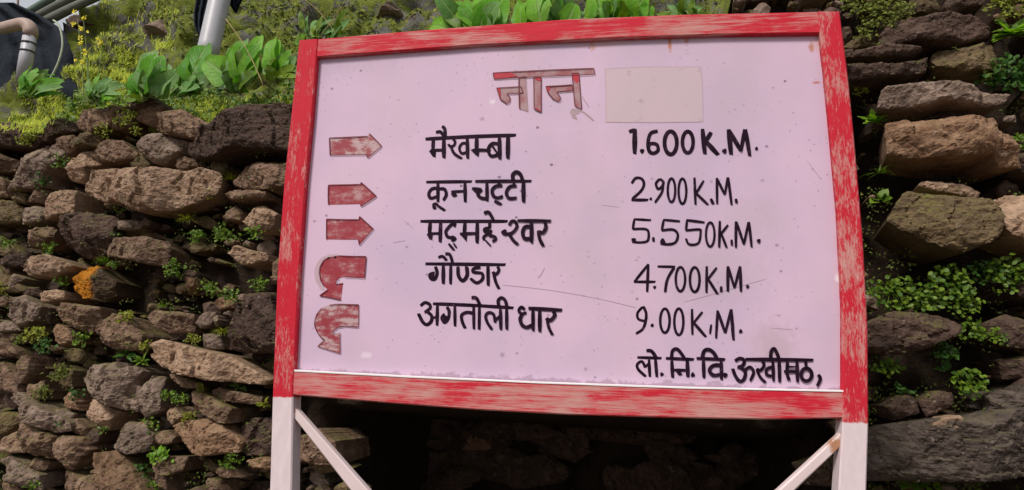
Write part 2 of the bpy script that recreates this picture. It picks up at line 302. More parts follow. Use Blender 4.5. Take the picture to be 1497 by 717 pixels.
# (crop, outline, how far it stands out, stone kind, label or None)
STONES = [
 ('A', [(-60,185),(90,186),(200,200),(212,250),(150,300),(60,312),(-60,300)], .05, 'd', None),
 ('A', [(-50,322),(60,362),(92,372),(62,425),(-50,440)], .02, 'n', None),
 ('A', [(15,535),(55,455),(110,370),(205,312),(240,275),(290,280),(335,330),(305,400),(245,450),(222,512),(100,532)], .06, 'g', 'pale slab leaning at a steep slant'),
 ('A', [(212,272),(245,215),(262,165),(330,157),(402,175),(392,222),(300,247),(240,277)], .05, 'd', None),
 ('A', [(275,255),(390,240),(404,320),(335,348),(318,300)], .04, 'n', None),
 ('A', [(400,192),(435,113),(530,98),(572,150),(547,202),(480,230),(420,217)], .07, 'n', None),
 ('A', [(535,98),(600,83),(665,90),(605,152),(578,202),(552,192)], .06, 'n', None),
 ('A', [(383,302),(398,265),(460,223),(522,240),(502,292),(430,312)], .06, 'm', None),
 ('A', [(368,485),(373,400),(440,330),(505,298),(525,390),(462,420),(442,492)], .03, 't', None),
 ('A', [(470,365),(508,275),(640,272),(710,330),(704,352),(620,384),(520,388)], .08, 'n', None),
 ('A', [(663,77),(690,33),(789,26),(815,66),(755,112),(680,112)], .08, 'd', None),
 ('A', [(573,202),(600,150),(672,98),(705,130),(682,202),(620,218)], .05, 'n', None),
 ('A', [(682,362),(720,333),(772,350),(795,390),(782,420),(698,418)], .04, 'm', None),
 ('G', [(116,278),(134,247),(156,245),(212,247),(266,248),(291,243),(316,250),(322,261),(313,281),(285,295),(238,309),(212,312),(203,309),(178,297),(150,296),(132,287)], .10, 't', 'long tan slab, largest in the left of the wall'),
 ('A', [(128,592),(160,533),(215,518),(243,530),(227,602)], .03, 'n', None),
 ('A', [(222,665),(238,560),(300,538),(404,533),(400,600),(392,652),(230,684)], .06, 't', None),
 ('A', [(98,704),(118,640),(180,610),(224,620),(222,692),(140,715)], .04, 'g', None),
 ('A', [(53,572),(90,538),(142,550),(132,602),(80,592)], .02, 'm', None),
 ('A', [(-50,440),(25,478),(17,560),(-50,580)], .03, 'n', None),
 ('A', [(-50,582),(70,590),(112,632),(92,704),(-50,722)], .02, 'm', None),
 ('B', [(-25,82),(60,78),(122,95),(82,150),(52,202),(-25,172)], .05, 'n', None),
 ('B', [(48,210),(98,130),(190,98),(335,180),(252,258),(130,243)], .08, 'n', None),
 ('B', [(212,322),(278,230),(340,190),(470,130),(560,90),(690,66),(830,70),(830,300),(740,312),(500,322),(370,358),(240,358)], .12, 'd', 'big dark slab on top of the wall beside the sign'),
 ('B', [(-30,245),(20,236),(140,243),(228,270),(192,330),(112,393),(50,393),(0,330)], .05, 'g', None),
 ('B', [(163,402),(190,358),(262,363),(273,402),(200,433)], .01, 'n', None),
 ('B', [(333,407),(348,376),(442,383),(442,430),(412,462),(380,432)], .03, 'm', None),
 ('B', [(467,484),(500,430),(560,395),(640,383),(770,386),(760,500),(680,533),(560,528),(480,512)], .06, 'n', None),
 ('B', [(418,552),(440,530),(652,538),(642,567),(560,582),(440,578)], .06, 'n', None),
 ('B', [(428,652),(480,608),(522,650),(502,693),(440,693)], .0, 'n', None),
 ('B', [(508,692),(560,640),(622,608),(694,650),(652,735),(580,742)], .03, 't', None),
 ('C', [(8,225),(22,188),(127,178),(138,242),(60,264),(28,252)], .03, 'd', None),
 ('C', [(128,112),(148,60),(262,38),(273,90),(200,153),(138,147)], .04, 'n', None),
 ('P', [(252,300),(340,248),(400,243),(502,258),(522,280),(497,312),(504,352),(492,402),(440,433),(370,443),(300,403),(262,332)], .03, 'd', None),
 ('C', [(98,267),(138,193),(250,188),(332,213),(375,243),(352,272),(280,303),(200,313),(130,293)], .09, 't', None),
 ('C', [(402,325),(428,280),(500,243),(540,258),(602,330),(594,402),(530,434),(440,418),(404,382)], .03, 'o', 'round stone with bright orange lichen'),
 ('C', [(207,392),(290,370),(328,378),(323,422),(230,443)], .07, 't', None),
 ('C', [(22,462),(58,410),(110,393),(224,460),(183,533),(110,574),(60,512)], .06, 'g', None),
 ('C', [(297,492),(308,438),(400,448),(530,463),(514,552),(452,609),(338,547)], .07, 'n', None),
 ('C', [(272,582),(298,553),(372,578),(389,642),(320,669)], .06, 'r', None),
 ('C', [(497,583),(568,492),(662,508),(745,610),(744,684),(640,694),(540,654)], .05, 'n', None),
 ('C', [(587,52),(618,13),(722,8),(744,47),(680,63)], .02, 'g', None),
 ('P', [(487,412),(508,353),(640,348),(712,363),(738,400),(724,473),(640,468),(540,442),(498,442)], .08, 'n', None),
 ('C', [(-30,525),(70,543),(108,587),(40,598),(-30,585)], .06, 'g', None),
 ('C', [(-30,592),(60,600),(113,600),(102,653),(40,643)], .03, 'n', None),
 ('C', [(-30,415),(30,398),(62,410),(25,463),(-30,460)], .04, 'n', None),
 ('C', [(42,352),(80,288),(113,310),(60,384)], .04, 'g', None),
 ('P', [(607,302),(628,262),(668,280),(662,304),(618,309)], .03, 'd', None),
 ('C', [(208,492),(240,463),(283,490),(272,553),(218,544)], .0, 'd', None),
 ('C', [(143,358),(210,358),(223,412),(150,403)], .01, 'd', None),
 ('C', [(-30,245),(47,258),(42,312),(-30,335)], .03, 'n', None),
 ('C', [(-30,610),(40,638),(84,690),(100,735),(40,725),(-30,680)], .05, 'n', None),
 ('D', [(457,182),(510,143),(560,163),(643,178),(644,217),(590,238),(520,241)], .08, 't', None),
 ('D', [(372,442),(400,408),(474,418),(463,462),(400,478)], .03, 'r', None),
 ('D', [(42,512),(70,483),(160,488),(259,498),(254,594),(150,604),(70,562)], .07, 'n', None),
 ('D', [(277,553),(310,488),(363,493),(353,562),(300,578)], .05, 'g', None),
 ('D', [(363,532),(385,498),(405,530),(392,574)], .04, 'g', None),
 ('D', [(298,600),(402,608),(413,684),(318,684)], .04, 'g', None),
 ('D', [(427,684),(448,550),(488,480),(530,400),(640,378),(760,398),(760,706),(560,706)], .07, 'd', None),
 ('Q', [(597,112),(638,98),(830,143),(932,168),(1090,265),(1064,288),(860,268),(650,218),(602,172)], .11, 't', 'long slanting slab beside the left post'),
 ('D', [(676,330),(688,230),(712,188),(760,190),(760,352)], .05, 'n', None),
 ('D', [(217,302),(270,308),(264,362),(220,394)], .0, 'r', None),
 ('E', [(422,147),(448,98),(510,58),(602,42),(634,83),(692,63),(724,90),(694,160),(734,202),(704,304),(620,294),(560,263),(470,203)], .10, 'g', None),
 ('E', [(733,202),(789,116),(850,122),(854,300),(789,340),(770,334),(720,304)], .06, 'g', None),
 ('E', [(112,192),(143,158),(190,163),(243,138),(244,243),(180,254),(130,213)], .03, 'n', None),
 ('E', [(-30,48),(30,46),(93,130),(104,213),(60,204),(-30,170)], .06, 'n', None),
 ('E', [(92,18),(142,6),(154,100),(122,164),(93,102)], .05, 'n', None),
 ('E', [(312,152),(348,73),(388,88),(384,172),(350,184)], .04, 'm', None),
 ('E', [(322,252),(385,178),(404,230),(424,304),(328,274)], .02, 'r', None),
 ('E', [(36,212),(65,202),(150,248),(260,308),(344,368),(350,408),(260,419),(178,373),(98,294),(37,254)], .10, 'g', None),
 ('E', [(72,402),(83,327),(112,322),(222,398),(275,438),(254,560),(178,534),(108,474)], .08, 'n', None),
 ('E', [(-30,480),(40,438),(85,403),(112,470),(124,519),(40,524)], .05, 't', None),
 ('E', [(272,472),(298,432),(432,437),(455,507),(404,563),(372,615),(338,604),(328,563),(277,502)], .08, 'n', None),
 ('E', [(262,322),(300,287),(364,318),(354,354),(298,354)], .05, 'g', None),
 ('E', [(452,240),(500,242),(615,308),(563,405),(487,334)], .05, 't', None),
 ('E', [(457,417),(490,387),(544,408),(524,463),(480,504)], .02, 'd', None),
 ('E', [(592,492),(618,388),(660,357),(742,362),(793,430),(763,514),(690,529)], .09, 'g', None),
 ('E', [(462,522),(540,518),(602,502),(664,570),(704,620),(790,740),(640,745),(540,694),(498,612)], .10, 'r', 'reddish stone at the foot of the left wall'),
 ('E', [(317,664),(343,612),(420,648),(492,637),(580,730),(540,760),(318,760)], .07, 'n', None),
 ('E', [(-30,565),(28,527),(92,558),(205,640),(194,722),(118,704),(38,643)], .07, 'g', None),
 ('E', [(147,562),(190,542),(244,570),(233,614),(178,614)], .04, 'n', None),
 ('E', [(27,704),(38,652),(82,668),(140,740),(35,740)], .05, 'n', None),
 ('E', [(728,372),(760,348),(793,358),(784,399),(748,399)], .06, 'r', None),
 ('E', [(-30,300),(60,308),(84,340),(42,424),(-30,435)], .02, 'm', None),
 ('E', [(358,352),(400,338),(455,390),(444,444),(398,412)], .03, 'n', None),
 ('F', [(117,112),(160,102),(282,148),(304,177),(240,184),(168,153)], .07, 'n', None),
 ('F', [(232,202),(270,182),(382,238),(475,288),(464,370),(408,364),(328,323),(238,253)], .08, 'n', None),
 ('F', [(347,192),(400,177),(604,228),(594,270),(428,249),(358,218)], .06, 'n', None),
 ('F', [(117,382),(200,352),(342,342),(404,368),(505,470),(474,525),(298,535),(236,503)], .09, 'r', None),
 ('F', [(517,382),(560,337),(720,337),(720,545),(560,535),(518,472)], .0, 'd', None),
 ('F', [(537,562),(600,545),(720,558),(720,612),(590,599)], .07, 'r', None),
 ('F', [(337,606),(420,587),(474,608),(508,655),(420,644)], .05, 'n', None),
 ('F', [(317,694),(338,652),(402,662),(430,735),(328,740)], .05, 'n', None),
 ('F', [(42,562),(80,542),(213,542),(204,614),(124,644),(140,735),(90,735),(58,604)], .05, 'n', None),
 ('F', [(40,430),(112,403),(154,440),(144,474),(30,474)], .04, 'n', None),
 ('F', [(107,302),(160,278),(204,330),(150,374)], .04, 't', None),
 # right of the sign
 ('R', [(198,152),(235,93),(330,83),(480,67),(640,73),(694,110),(684,153),(560,194),(330,184),(205,209)], .06, 'd', None),
 ('R', [(-30,222),(130,223),(250,203),(392,192),(398,212),(330,238),(200,258),(-30,262)], .07, 'n', None),
 ('R', [(-30,297),(170,298),(290,278),(412,239),(418,302),(310,328),(160,358),(-30,352)], .09, 'n', None),
 ('R', [(427,242),(468,202),(590,192),(692,187),(734,250),(704,314),(560,324),(437,293)], .04, 'm', None),
 ('R', [(190,462),(213,383),(240,360),(420,362),(620,382),(775,403),(758,443),(620,458),(500,453),(380,468)], .11, 'g', 'long flat grey slab right of the sign'),
 ('R', [(417,516),(460,483),(545,472),(580,500),(500,522)], .03, 'n', None),
 ('R', [(237,664),(232,528),(330,518),(450,518),(600,492),(702,507),(794,610),(838,722),(742,722),(690,668),(560,694),(400,689)], .12, 'r', 'big orange brown block right of the sign'),
 ('R', [(477,32),(497,-30),(670,-35),(655,17),(560,43),(500,64)], .05, 'n', None),
 ('R', [(312,42),(348,-20),(445,-20),(474,52),(325,69)], .03, 'm', None),
 ('R', [(30,204),(120,148),(192,148),(202,204),(60,216)], .0, 'm', None),
 ('R', [(738,530),(742,508),(784,507),(790,533)], .05, 'g', None),
 ('T', [(366,122),(388,102),(560,123),(644,148),(624,176),(520,169),(428,148)], .05, 't', None),
 ('T', [(236,272),(288,180),(320,142),(420,152),(560,182),(664,193),(715,270),(704,342),(652,389),(550,419),(468,404),(328,333)], .10, 'm', 'oval greenish boulder right of the sign'),
 ('T', [(690,192),(758,157),(828,158),(960,160),(960,420),(756,345),(716,292)], .10, 't', None),
 ('T', [(712,142),(738,102),(792,118),(804,160),(728,163)], .0, 'n', None),
 ('T', [(722,-14),(900,-20),(900,90),(778,63)], .05, 'n', None),
 ('T', [(787,562),(830,543),(920,560),(920,630),(808,613)], .03, 'n', None),
 ('U', [(150,45),(288,-14),(400,-9),(500,2),(585,40),(574,78),(480,114),(400,154),(258,169),(150,140)], .09, 'n', None),
 ('U', [(60,500),(195,478),(258,448),(420,428),(600,417),(700,388),(829,377),(1050,367),(1050,670),(829,664),(600,674),(400,679),(60,690)], .09, 'l', 'huge layered slab at the lower right'),
 ('U', [(256,372),(318,327),(383,333),(404,402),(298,434)], .05, 'n', None),
 ('U', [(397,352),(458,312),(544,318),(524,373),(428,424)], .05, 'n', None),
 ('U', [(427,457),(498,418),(562,412),(596,450),(520,474)], .13, 't', None),
 ('U', [(686,333),(738,307),(800,318),(829,287),(960,288),(960,374),(698,394)], .06, 'g', None),
 ('U', [(636,42),(758,-3),(829,17),(960,28),(960,154),(738,134)], .02, 'd', None),
 ('U', [(726,183),(829,168),(960,168),(960,274),(758,264)], .0, 'd', None),
 ('Y', [(1150,622),(1250,578),(1420,568),(1420,695),(1178,695)], .0, 'd', None),
 ('X', [(140,470),(290,418),(364,480),(376,604),(248,584),(140,560)], .0, 'n', None),
 ('X', [(945,472),(1040,438),(1138,480),(1104,523),(978,523)], -1.22, 'r', None),
]
def inpoly(x, y, P):
    c = False; n = len(P)
    for i in range(n):
        x0, y0 = P[i]; x1, y1 = P[i-1]
        if (y0 > y) != (y1 > y) and x < (x1-x0)*(y-y0)/(y1-y0)+x0: c = not c
    return c
def rock_mesh(poly, off, depth, seed, step=.0065, rough=1.0, jit=.005):
    """poly: outline in wall coordinates (a, b). A broken stone: several tilted faces, a lit upper bevel, rough skin."""
    rn = random.Random(seed); n = len(poly)
    P = [Vector(p) for p in poly]; pts = []
    for i in range(n):
        p0, p1 = P[i], P[(i+1) % n]; L = (p1-p0).length; k = max(1, int(L/step+.5))
        for j in range(k): pts.append(p0.lerp(p1, j/k))
    pts = [(pts[i-1]+pts[i]*6+pts[(i+1) % len(pts)])/8 for i in range(len(pts))]
    N = len(pts); c = sum(pts, Vector((0, 0)))/N
    sv = Vector((seed*1.37 % 50, seed*2.71 % 50, 0)); R = sum((p-c).length for p in pts)/N
    out = []
    for q in pts:
        d = (q-c).normalized(); q3 = Vector((q.x, q.y, 0))+sv
        out.append(q + d*(noise.fractal(q3*34, .7, 2.2, 4)*jit + noise.noise(q3*11)*jit*.9))
    pts = out
    A = np.array([(p.x, p.y) for p in pts]); Bn = np.roll(A, -1, 0)
    lo, hi = A.min(0), A.max(0); g = []
    yy = lo[1]; row = 0
    while yy < hi[1]:
        xx = lo[0]+(row % 2)*step*.5
        while xx < hi[0]: g.append((xx+rn.uniform(-.25, .25)*step, yy+rn.uniform(-.25, .25)*step)); xx += step
        yy += step*.87; row += 1
    inner = []; 
    if g:
        G = np.array(g); ins = np.zeros(len(G), bool)
        for (x0, y0), (x1, y1) in zip(A, Bn):
            m_ = ((y0 > G[:, 1]) != (y1 > G[:, 1])); 
            with np.errstate(divide='ignore', invalid='ignore'): xi = (x1-x0)*(G[:, 1]-y0)/(y1-y0)+x0
            ins ^= m_ & (G[:, 0] < xi)
        G = G[ins]
        if len(G):
            D = np.sqrt(((G[:, None, :]-A[None])**2).sum(2)).min(1); keep = D > .55*step
            inner = list(zip(G[keep], D[keep]))
    from mathutils.geometry import delaunay_2d_cdt
    co2 = [Vector(p) for p in A]+[Vector(p) for p, _ in inner]
    vo, _, fo, ov, _, _ = delaunay_2d_cdt(co2, [(i, (i+1) % N) for i in range(N)], [], 1, 1e-6)
    dist = {}
    Hh = min(.085, .18*R+.016)
    planes = []; nf = rn.randint(3, 5)
    for i in range(nf):
        an = 2*math.pi*(i+rn.random()*.9)/nf; gq = rn.uniform(.15, .95)
        planes.append((math.cos(an)*gq, math.sin(an)*gq, rn.uniform(.3, .85)*Hh + gq*R*.55))
    hb = max(p[1] for p in A)-c.y; lb = c.y-min(p[1] for p in A)
    gu = rn.uniform(.7, 1.5); planes.append((rn.uniform(-.2, .2), gu, Hh*.85+gu*hb*rn.uniform(.5, .85)))
    gl = rn.uniform(.5, 1.2); planes.append((rn.uniform(-.2, .2), -gl, Hh*.9+gl*lb*rn.uniform(.6, .95)))
    tx, ty = rn.uniform(-.14, .14), rn.uniform(-.20, .10); sa = rn.uniform(-.35, .35)
    cs = max(.028, min(.10, R*.62))
    def chips(p, size, k):
        q3 = Vector((p.x/size, p.y/size*1.35, seed*3.1+k)); D, Pn = noise.voronoi(q3)
        n0 = Pn[0]; gr = noise.cell_vector(n0*7.3+Vector((k, seed, 0))); e = q3-n0
        return (gr.x*e.x+gr.y*e.y+gr.z*.35)*size
    V = []; rim = []
    for p in vo:
        q = p-c; dd = math.sqrt(((A-np.array(p))**2).sum(1).min())
        h = min([Hh]+[pl[2]-q.x*pl[0]-q.y*pl[1] for pl in planes]) + tx*q.x+ty*q.y
        h = max(h, -.02)
        h += .26*chips(p, cs, 0)+.13*chips(p, cs*.4, 9)
        h -= (.005+.022*min(R, .15))*math.exp(-dd/(.003+.014*R))
        s3 = Vector((p.x, p.y, 0))+sv
        la = q.y*math.cos(sa)-q.x*math.sin(sa)
        wv = noise.noise(Vector((la*30, q.x*5, seed*.7)))
        h += rough*(.006*noise.fractal(s3*8, .9, 2.1, 3) + .006*noise.fractal(s3*40, .6, 2.2, 4) + .003*max(-.3, min(.3, wv*4)))*min(1, .35+R/.1)
        V.append((p, off+h))
    Fc = [tuple(f) for f in fo]
    nV = len(V); idx = {}
    for k, o_ in enumerate(ov):
        for i in o_:
            if i < N: idx[i] = k
    if len(idx) == N:
        for i in range(N): 
            p = vo[idx[i]]; V.append((c+(p-c)*.98, off-.045)); 
        for i in range(N):
            p = vo[idx[i]]; V.append((c+(p-c)*.8, off-depth))
        for i in range(N):
            j = (i+1) % N
            Fc.append((idx[i], nV+i, nV+j, idx[j])); Fc.append((nV+i, nV+N+i, nV+N+j, nV+j))
    W = [wpt(p.x, p.y, h) for p, h in V]
    # all faces turned outwards
    F2 = []
    for f in Fc[:len(fo)]:
        a, b_, c_ = W[f[0]], W[f[1]], W[f[2]]
        F2.append(f if (b_-a).cross(c_-a).dot(WN) > 0 else f[::-1])
    return W, F2+[f for f in Fc[len(fo):]]
def area(P): return abs(sum(P[i-1][0]*P[i][1]-P[i][0]*P[i-1][1] for i in range(len(P))))/2
stones = []
for i, (k, pts, off, kind, lab) in enumerate(STONES):
    px = cp(k, pts)
    if k in 'RTU': off += .025
    poly = [ab(on_wall(x, y, off)) for x, y in px]
    if k in 'RTU' and kind in 'ng': kind = {'n': 'd', 'g': 'l' if k == 'U' else 'g'}[kind]
    s = sum(poly[i-1][0]*poly[i][1]-poly[i][0]*poly[i-1][1] for i in range(len(poly)))
    if s < 0: poly = poly[::-1]
    stones.append((area(px), poly, off, kind, lab, i, px))
stones.sort(key=lambda s: -s[0])
allpx = [s[6] for s in stones]
stuffV, stuffF, stuffI = [], [], []
kinds = list(ST)
def to_stuff(V, Fc, kind):
    b = len(stuffV); stuffV.extend(V); stuffF.extend([tuple(i+b for i in f) for f in Fc]); stuffI.extend([kinds.index(kind)]*len(Fc))
for r, (ar, poly, off, kind, lab, sd_, px) in enumerate(stones):
    V, Fc = rock_mesh(poly, off, .24+.1*random.random(), sd_+1)
    if r < 99:
        o = obj('stone', V, Fc, ST[kind], wall, smooth=False)
        if lab: o['label'] = lab
    else: to_stuff(V, Fc, kind)
# small stones packed between the big ones
VOID = [cp('G', [(432,575),(1228,600),(1228,760),(700,760),(560,760),(500,700),(440,620)]), cp('C', [(530,240),(789,240),(789,420),(680,480),(560,470),(530,430)]),
        cp('D', [(340,250),(690,230),(690,330),(560,380),(350,350)]), cp('T', [(150,330),(330,340),(470,410),(560,430),(700,360),(828,450),(828,540),(460,480),(160,500)]),
        cp('U', [(200,170),(560,100),(640,120),(700,300),(200,330)]), cp('T', [(320,0),(700,0),(700,140),(640,140),(370,100)]), cp('R', [(430,320),(680,320),(670,380),(430,360)])]
rn = random.Random(3); placed = []
def hidden(px, py): return 455 < px < 1215 and 70 < py < 560
def blob(px, py, rx, ry, rot, n):
    out = []
    for k in range(n):
        an = 2*math.pi*k/n + rn.uniform(-.4, .4); q = rn.uniform(.65, 1.25)
        x, y = math.cos(an)*rx*q, math.sin(an)*ry*q
        out.append((px+x*math.cos(rot)-y*math.sin(rot), py+x*math.sin(rot)+y*math.cos(rot)))
    return out[::-1]
for t in range(26000):
    px, py = rn.uniform(-160, 1640), rn.uniform(-90, 850)
    hid = hidden(px, py) or px < -10 or px > 1510 or py > 735
    rad = rn.uniform(20, 44) if hid else rn.choice((3.5, 4, 5, 6, 8, 10, 14)) if t > 3000 else rn.choice((10, 14, 17))
    if px < 1090 and on_wall(px, py).z > wall_top(ab(on_wall(px, py))[0])-.02: continue
    if on_wall(px, py).z > ZT-.03: continue
    if any(inpoly(px, py, v) for v in VOID): continue
    if any(inpoly(px, py, p) for p in allpx): continue
    if any((px-a)**2+((py-b)*1.25)**2 < (.72*(rad+c))**2 for a, b, c in placed): continue
    if len(placed) > 1500: break
    placed.append((px, py, rad))
    if px > 1240 and not hid and rn.random() < .85: placed.append((px, py, rad)); continue
    off = rn.uniform(-.13, -.04) if not hid else rn.uniform(-.02, .06)
    P = [ab(on_wall(x, y, off)) for x, y in blob(px, py, rad*rn.uniform(1., 1.7), rad*rn.uniform(.5, .95), rn.uniform(-.4, .5)+(.35 if px < 170 and py > 420 else 0), rn.randint(4, 6))]
    V, Fc = rock_mesh(P, off, .14, 500+t, step=max(.006, .0009*rad) if not hid else .02, jit=.003)
    to_stuff(V, Fc, rn.choice('nddddgmmm'))
for t in range(90):                                         # rubble backing the added hollow, all dark stone to deepen its shade
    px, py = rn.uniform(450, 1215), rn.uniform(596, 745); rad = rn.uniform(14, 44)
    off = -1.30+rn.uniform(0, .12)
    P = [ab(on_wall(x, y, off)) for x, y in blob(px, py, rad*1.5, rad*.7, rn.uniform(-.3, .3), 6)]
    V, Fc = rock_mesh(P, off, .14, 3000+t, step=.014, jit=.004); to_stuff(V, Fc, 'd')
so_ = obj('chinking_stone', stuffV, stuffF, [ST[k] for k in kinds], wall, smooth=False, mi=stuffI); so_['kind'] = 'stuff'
# soil and rubble packed behind the face
def g2(a, b): return Vector((a*7, b*7, 1.3))
hA0, hB0 = ab(on_wall(452, 598)); hA1, hB1 = ab(on_wall(1205, 780))  # hollow added below the board, cut deep to come out near black
V = []; Fc = []
As = np.linspace(-5, 5, 330); Bs = np.linspace(-1.55, 2.0, 120)
for a in As:
    zt = wall_top(a)
    for b in Bs:
        h = -.17 - .16*sstep(XR1, XR1+.25, a) + .05*noise.fractal(g2(a, b), .9, 2.1, 5)
        i = min(sstep(hA0-.04, hA0+.10, a), 1-sstep(hA1-.10, hA1+.04, a), 1-sstep(hB0-.10, hB0+.02, b))
        h -= 1.15*i
        p = wpt(a, b, h)
        if p.z > zt-.04: ex = p.z-(zt-.04); p.z = zt-.04+.0*ex; p.y += min(ex, .5)*.5
        V.append(p)
nb = len(Bs)
for i in range(len(As)-1):
    for j in range(nb-1): k = i*nb+j; Fc.append((k, k+nb, k+nb+1, k+1))
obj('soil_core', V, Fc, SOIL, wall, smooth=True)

# ------------------------------------------------------------------ the signboard
def paint_mat(name, axis, redness, cut=None):
    m = NT(name)
    sc = (5, 40, 170) if axis == 'x' else (120, 40, 26)
    sc2 = (2.2, 2, 7) if axis == 'x' else (9, 2, 3)
    rot = (0, .05, 0)
    s1 = m.noise(1, 5, .7, m.mapped(sc, rot=rot), .4); s2 = m.noise(2.2, 4, .6, m.mapped(sc2), .3); s3 = m.noise(28, 4, .7)
    f = m.math('ADD', m.math('MULTIPLY', s1, .62), m.math('MULTIPLY', s2, .75)); f = m.math('ADD', f, m.math('MULTIPLY', s3, .2))
    f4 = m.noise(1, 3, .7, m.mapped(tuple(q*2.6 for q in sc), loc=(3, 1, 2), rot=(0, -.12, 0)), .5); f = m.math('ADD', f, m.math('MULTIPLY', m.math('SUBTRACT', f4, .5), .55))
    k = .785-(redness-.5)*.36
    fac = m.ramp(f, [(k-.13, 0.), (k, .5), (k+.09, 1.)])
    pale = m.mix(s3, (.44, .19, .17), (.60, .34, .32)); red = m.mix(s2, (.42, .012, .026), (.58, .018, .04))
    c = m.mix(fac, pale, red)
    # chipped spots down to grey primer and dirt streaks
    ch = m.ramp(m.noise(90, 3, .6), [(.70, 0.), (.74, 1.)]); c = m.mix(m.math('MULTIPLY', ch, .6), c, (.22, .08, .08))
    if cut is not None:
        sp = m.n('ShaderNodeSeparateXYZ'); m.lk(m.co.outputs['Object'], sp.inputs[0])
        z = m.math('ADD', sp.outputs[2], m.math('MULTIPLY', m.math('SUBTRACT', m.noise(45, 3, .7), .5), .014))
        low = m.ramp(m.math('MULTIPLY', m.math('SUBTRACT', cut, z), 250, clamp=True), [(0., 0.), (1., 1.)])
        wn = m.noise(18, 5, .6, m.mapped((3, 3, 1)))
        white = m.mix(m.ramp(wn, [(.3, 0.), (.7, 1.)]), (.60, .49, .52), (.70, .585, .61))
        dots = m.ramp(m.voro(38), [(.05, 1.), (.1, 0.)]); dm = m.ramp(m.noise(12, 2), [(.55, 0.), (.62, 1.)])
        white = m.mix(m.math('MULTIPLY', m.math('MULTIPLY', dots, dm), .7), white, (.16, .10, .09))
        c = m.mix(low, c, white)
    m.col(c); m.rough(m.ramp(s1, [(.3, .5), (.7, .75)])); m.spec(.18)
    m.bump(m.math('ADD', s1, m.math('MULTIPLY', s3, .4)), .35, .0025)
    return m.m
base = on_sign(835, 358); base.z = 0
sign = empty('signboard', base, 'pink hand-painted distance board in a worn red frame on two pale posts', 'signboard')
B0 = base.copy()
zl = on_sign(413, 580, .02).z; zr = on_sign(1250, 617, .02).z
PL = paint_mat('post_paint_left', 'z', .86, zl); PR = paint_mat('post_paint_right', 'z', .70, zr)
RT = paint_mat('rail_paint_top', 'x', .60); RB = paint_mat('rail_paint_bottom', 'x', .475)
def strip(name, e0, e1, off, thick, mat, nseg=24, bev=.0035, parent=None):
    """a bar between two traced edges (each a polyline, same direction), front face at off, with eased arrises"""
    def samp(e, t):
        L = [0]
        for p, q in zip(e, e[1:]): L.append(L[-1]+math.dist(p, q))
        s = t*L[-1]
        for i in range(len(e)-1):
            if s <= L[i+1]+1e-9: k = (s-L[i])/(L[i+1]-L[i]); return (e[i][0]+(e[i+1][0]-e[i][0])*k, e[i][1]+(e[i+1][1]-e[i][1])*k)
        return e[-1]
    V = []; Fc = []
    for i in range(nseg+1):
        p = on_sign(*samp(e0, i/nseg), off); q = on_sign(*samp(e1, i/nseg), off)
        d = (q-p).normalized(); Y = Vector((0, 1, 0))
        V += [p+Y*thick, p+Y*bev, p+d*bev, p.lerp(q, .5)+Y*(.0005*noise.noise(p*20)), q-d*bev, q+Y*bev, q+Y*thick]
    n = 7
    for i in range(nseg):
        for j in range(n): a = i*n+j; b = i*n+(j+1) % n; Fc.append((a, b, b+n, a+n))
    Fc.append(tuple(range(n-1, -1, -1))); Fc.append(tuple(range(nseg*n, nseg*n+n)))
    bm = bmesh.new(); 
    o = obj(name, V, Fc, mat, parent or sign)
    bm.from_mesh(o.data); bmesh.ops.recalc_face_normals(bm, faces=bm.faces); bm.to_mesh(o.data); bm.free()
    return o
def down(px, py, off):                                       # the post runs on straight down to the ground: pixel row far below
    return (px, py)
LO = [(437,59),(424,180),(415,265),(405,400),(398,580),(394,717),(392,800),(386,1050)]
LI = [(465,57),(456,170),(447,262),(437,400),(428,580),(426,717),(425,800),(424,1050)]
RO = [(1228,17),(1240,110),(1249,200),(1262,350),(1269,480),(1270,620),(1267,717),(1264,800),(1255,1050)]
RI = [(1195,17),(1205,100),(1214,190),(1225,310),(1232,450),(1232,620),(1226,717),(1222,800),(1212,1050)]
pl_ = strip('post', LO, LI, .022, .045, PL, 60); pr_ = strip('post', RI, RO, .022, .045, PR, 60)
pl_['label'] = 'left post, red above and pale below'; pr_['label'] = 'right post, red with pale scuffs above and pale below'
for P_ in (pl_, pr_):                                        # let the foot reach the ground
    for v in P_.data.vertices:
        if v.co.z < .08: v.co.z = -.05
TT = [(464,57),(640,42),(830,28),(1000,21),(1196,17)]; TB = [(463,84),(700,66),(900,56),(1050,51),(1199,49)]
BT = [(430,543),(600,552),(800,561),(1000,568),(1233,573)]; BB = [(428,578),(570,590),(700,600),(830,607),(1000,612),(1120,614),(1232,612)]
strip('top_rail', TT, TB, .019, .040, RT, 40)['label'] = 'red top rail brushed thin to pink'
strip('bottom_rail', BT, BB, .019, .040, RB, 40)['label'] = 'bottom rail with most red worn to pinkish wood tone'
# bright bare lip along the foot of the panel
LIP = simple('bare_metal_lip', (.82, .78, .80), .35, .5, .08)
def shift(e, d): return [(x, y+d) for x, y in e]
strip('lip', shift(BT, -2.2), shift(BT, .6), .0205, .012, LIP, 40, .0006)
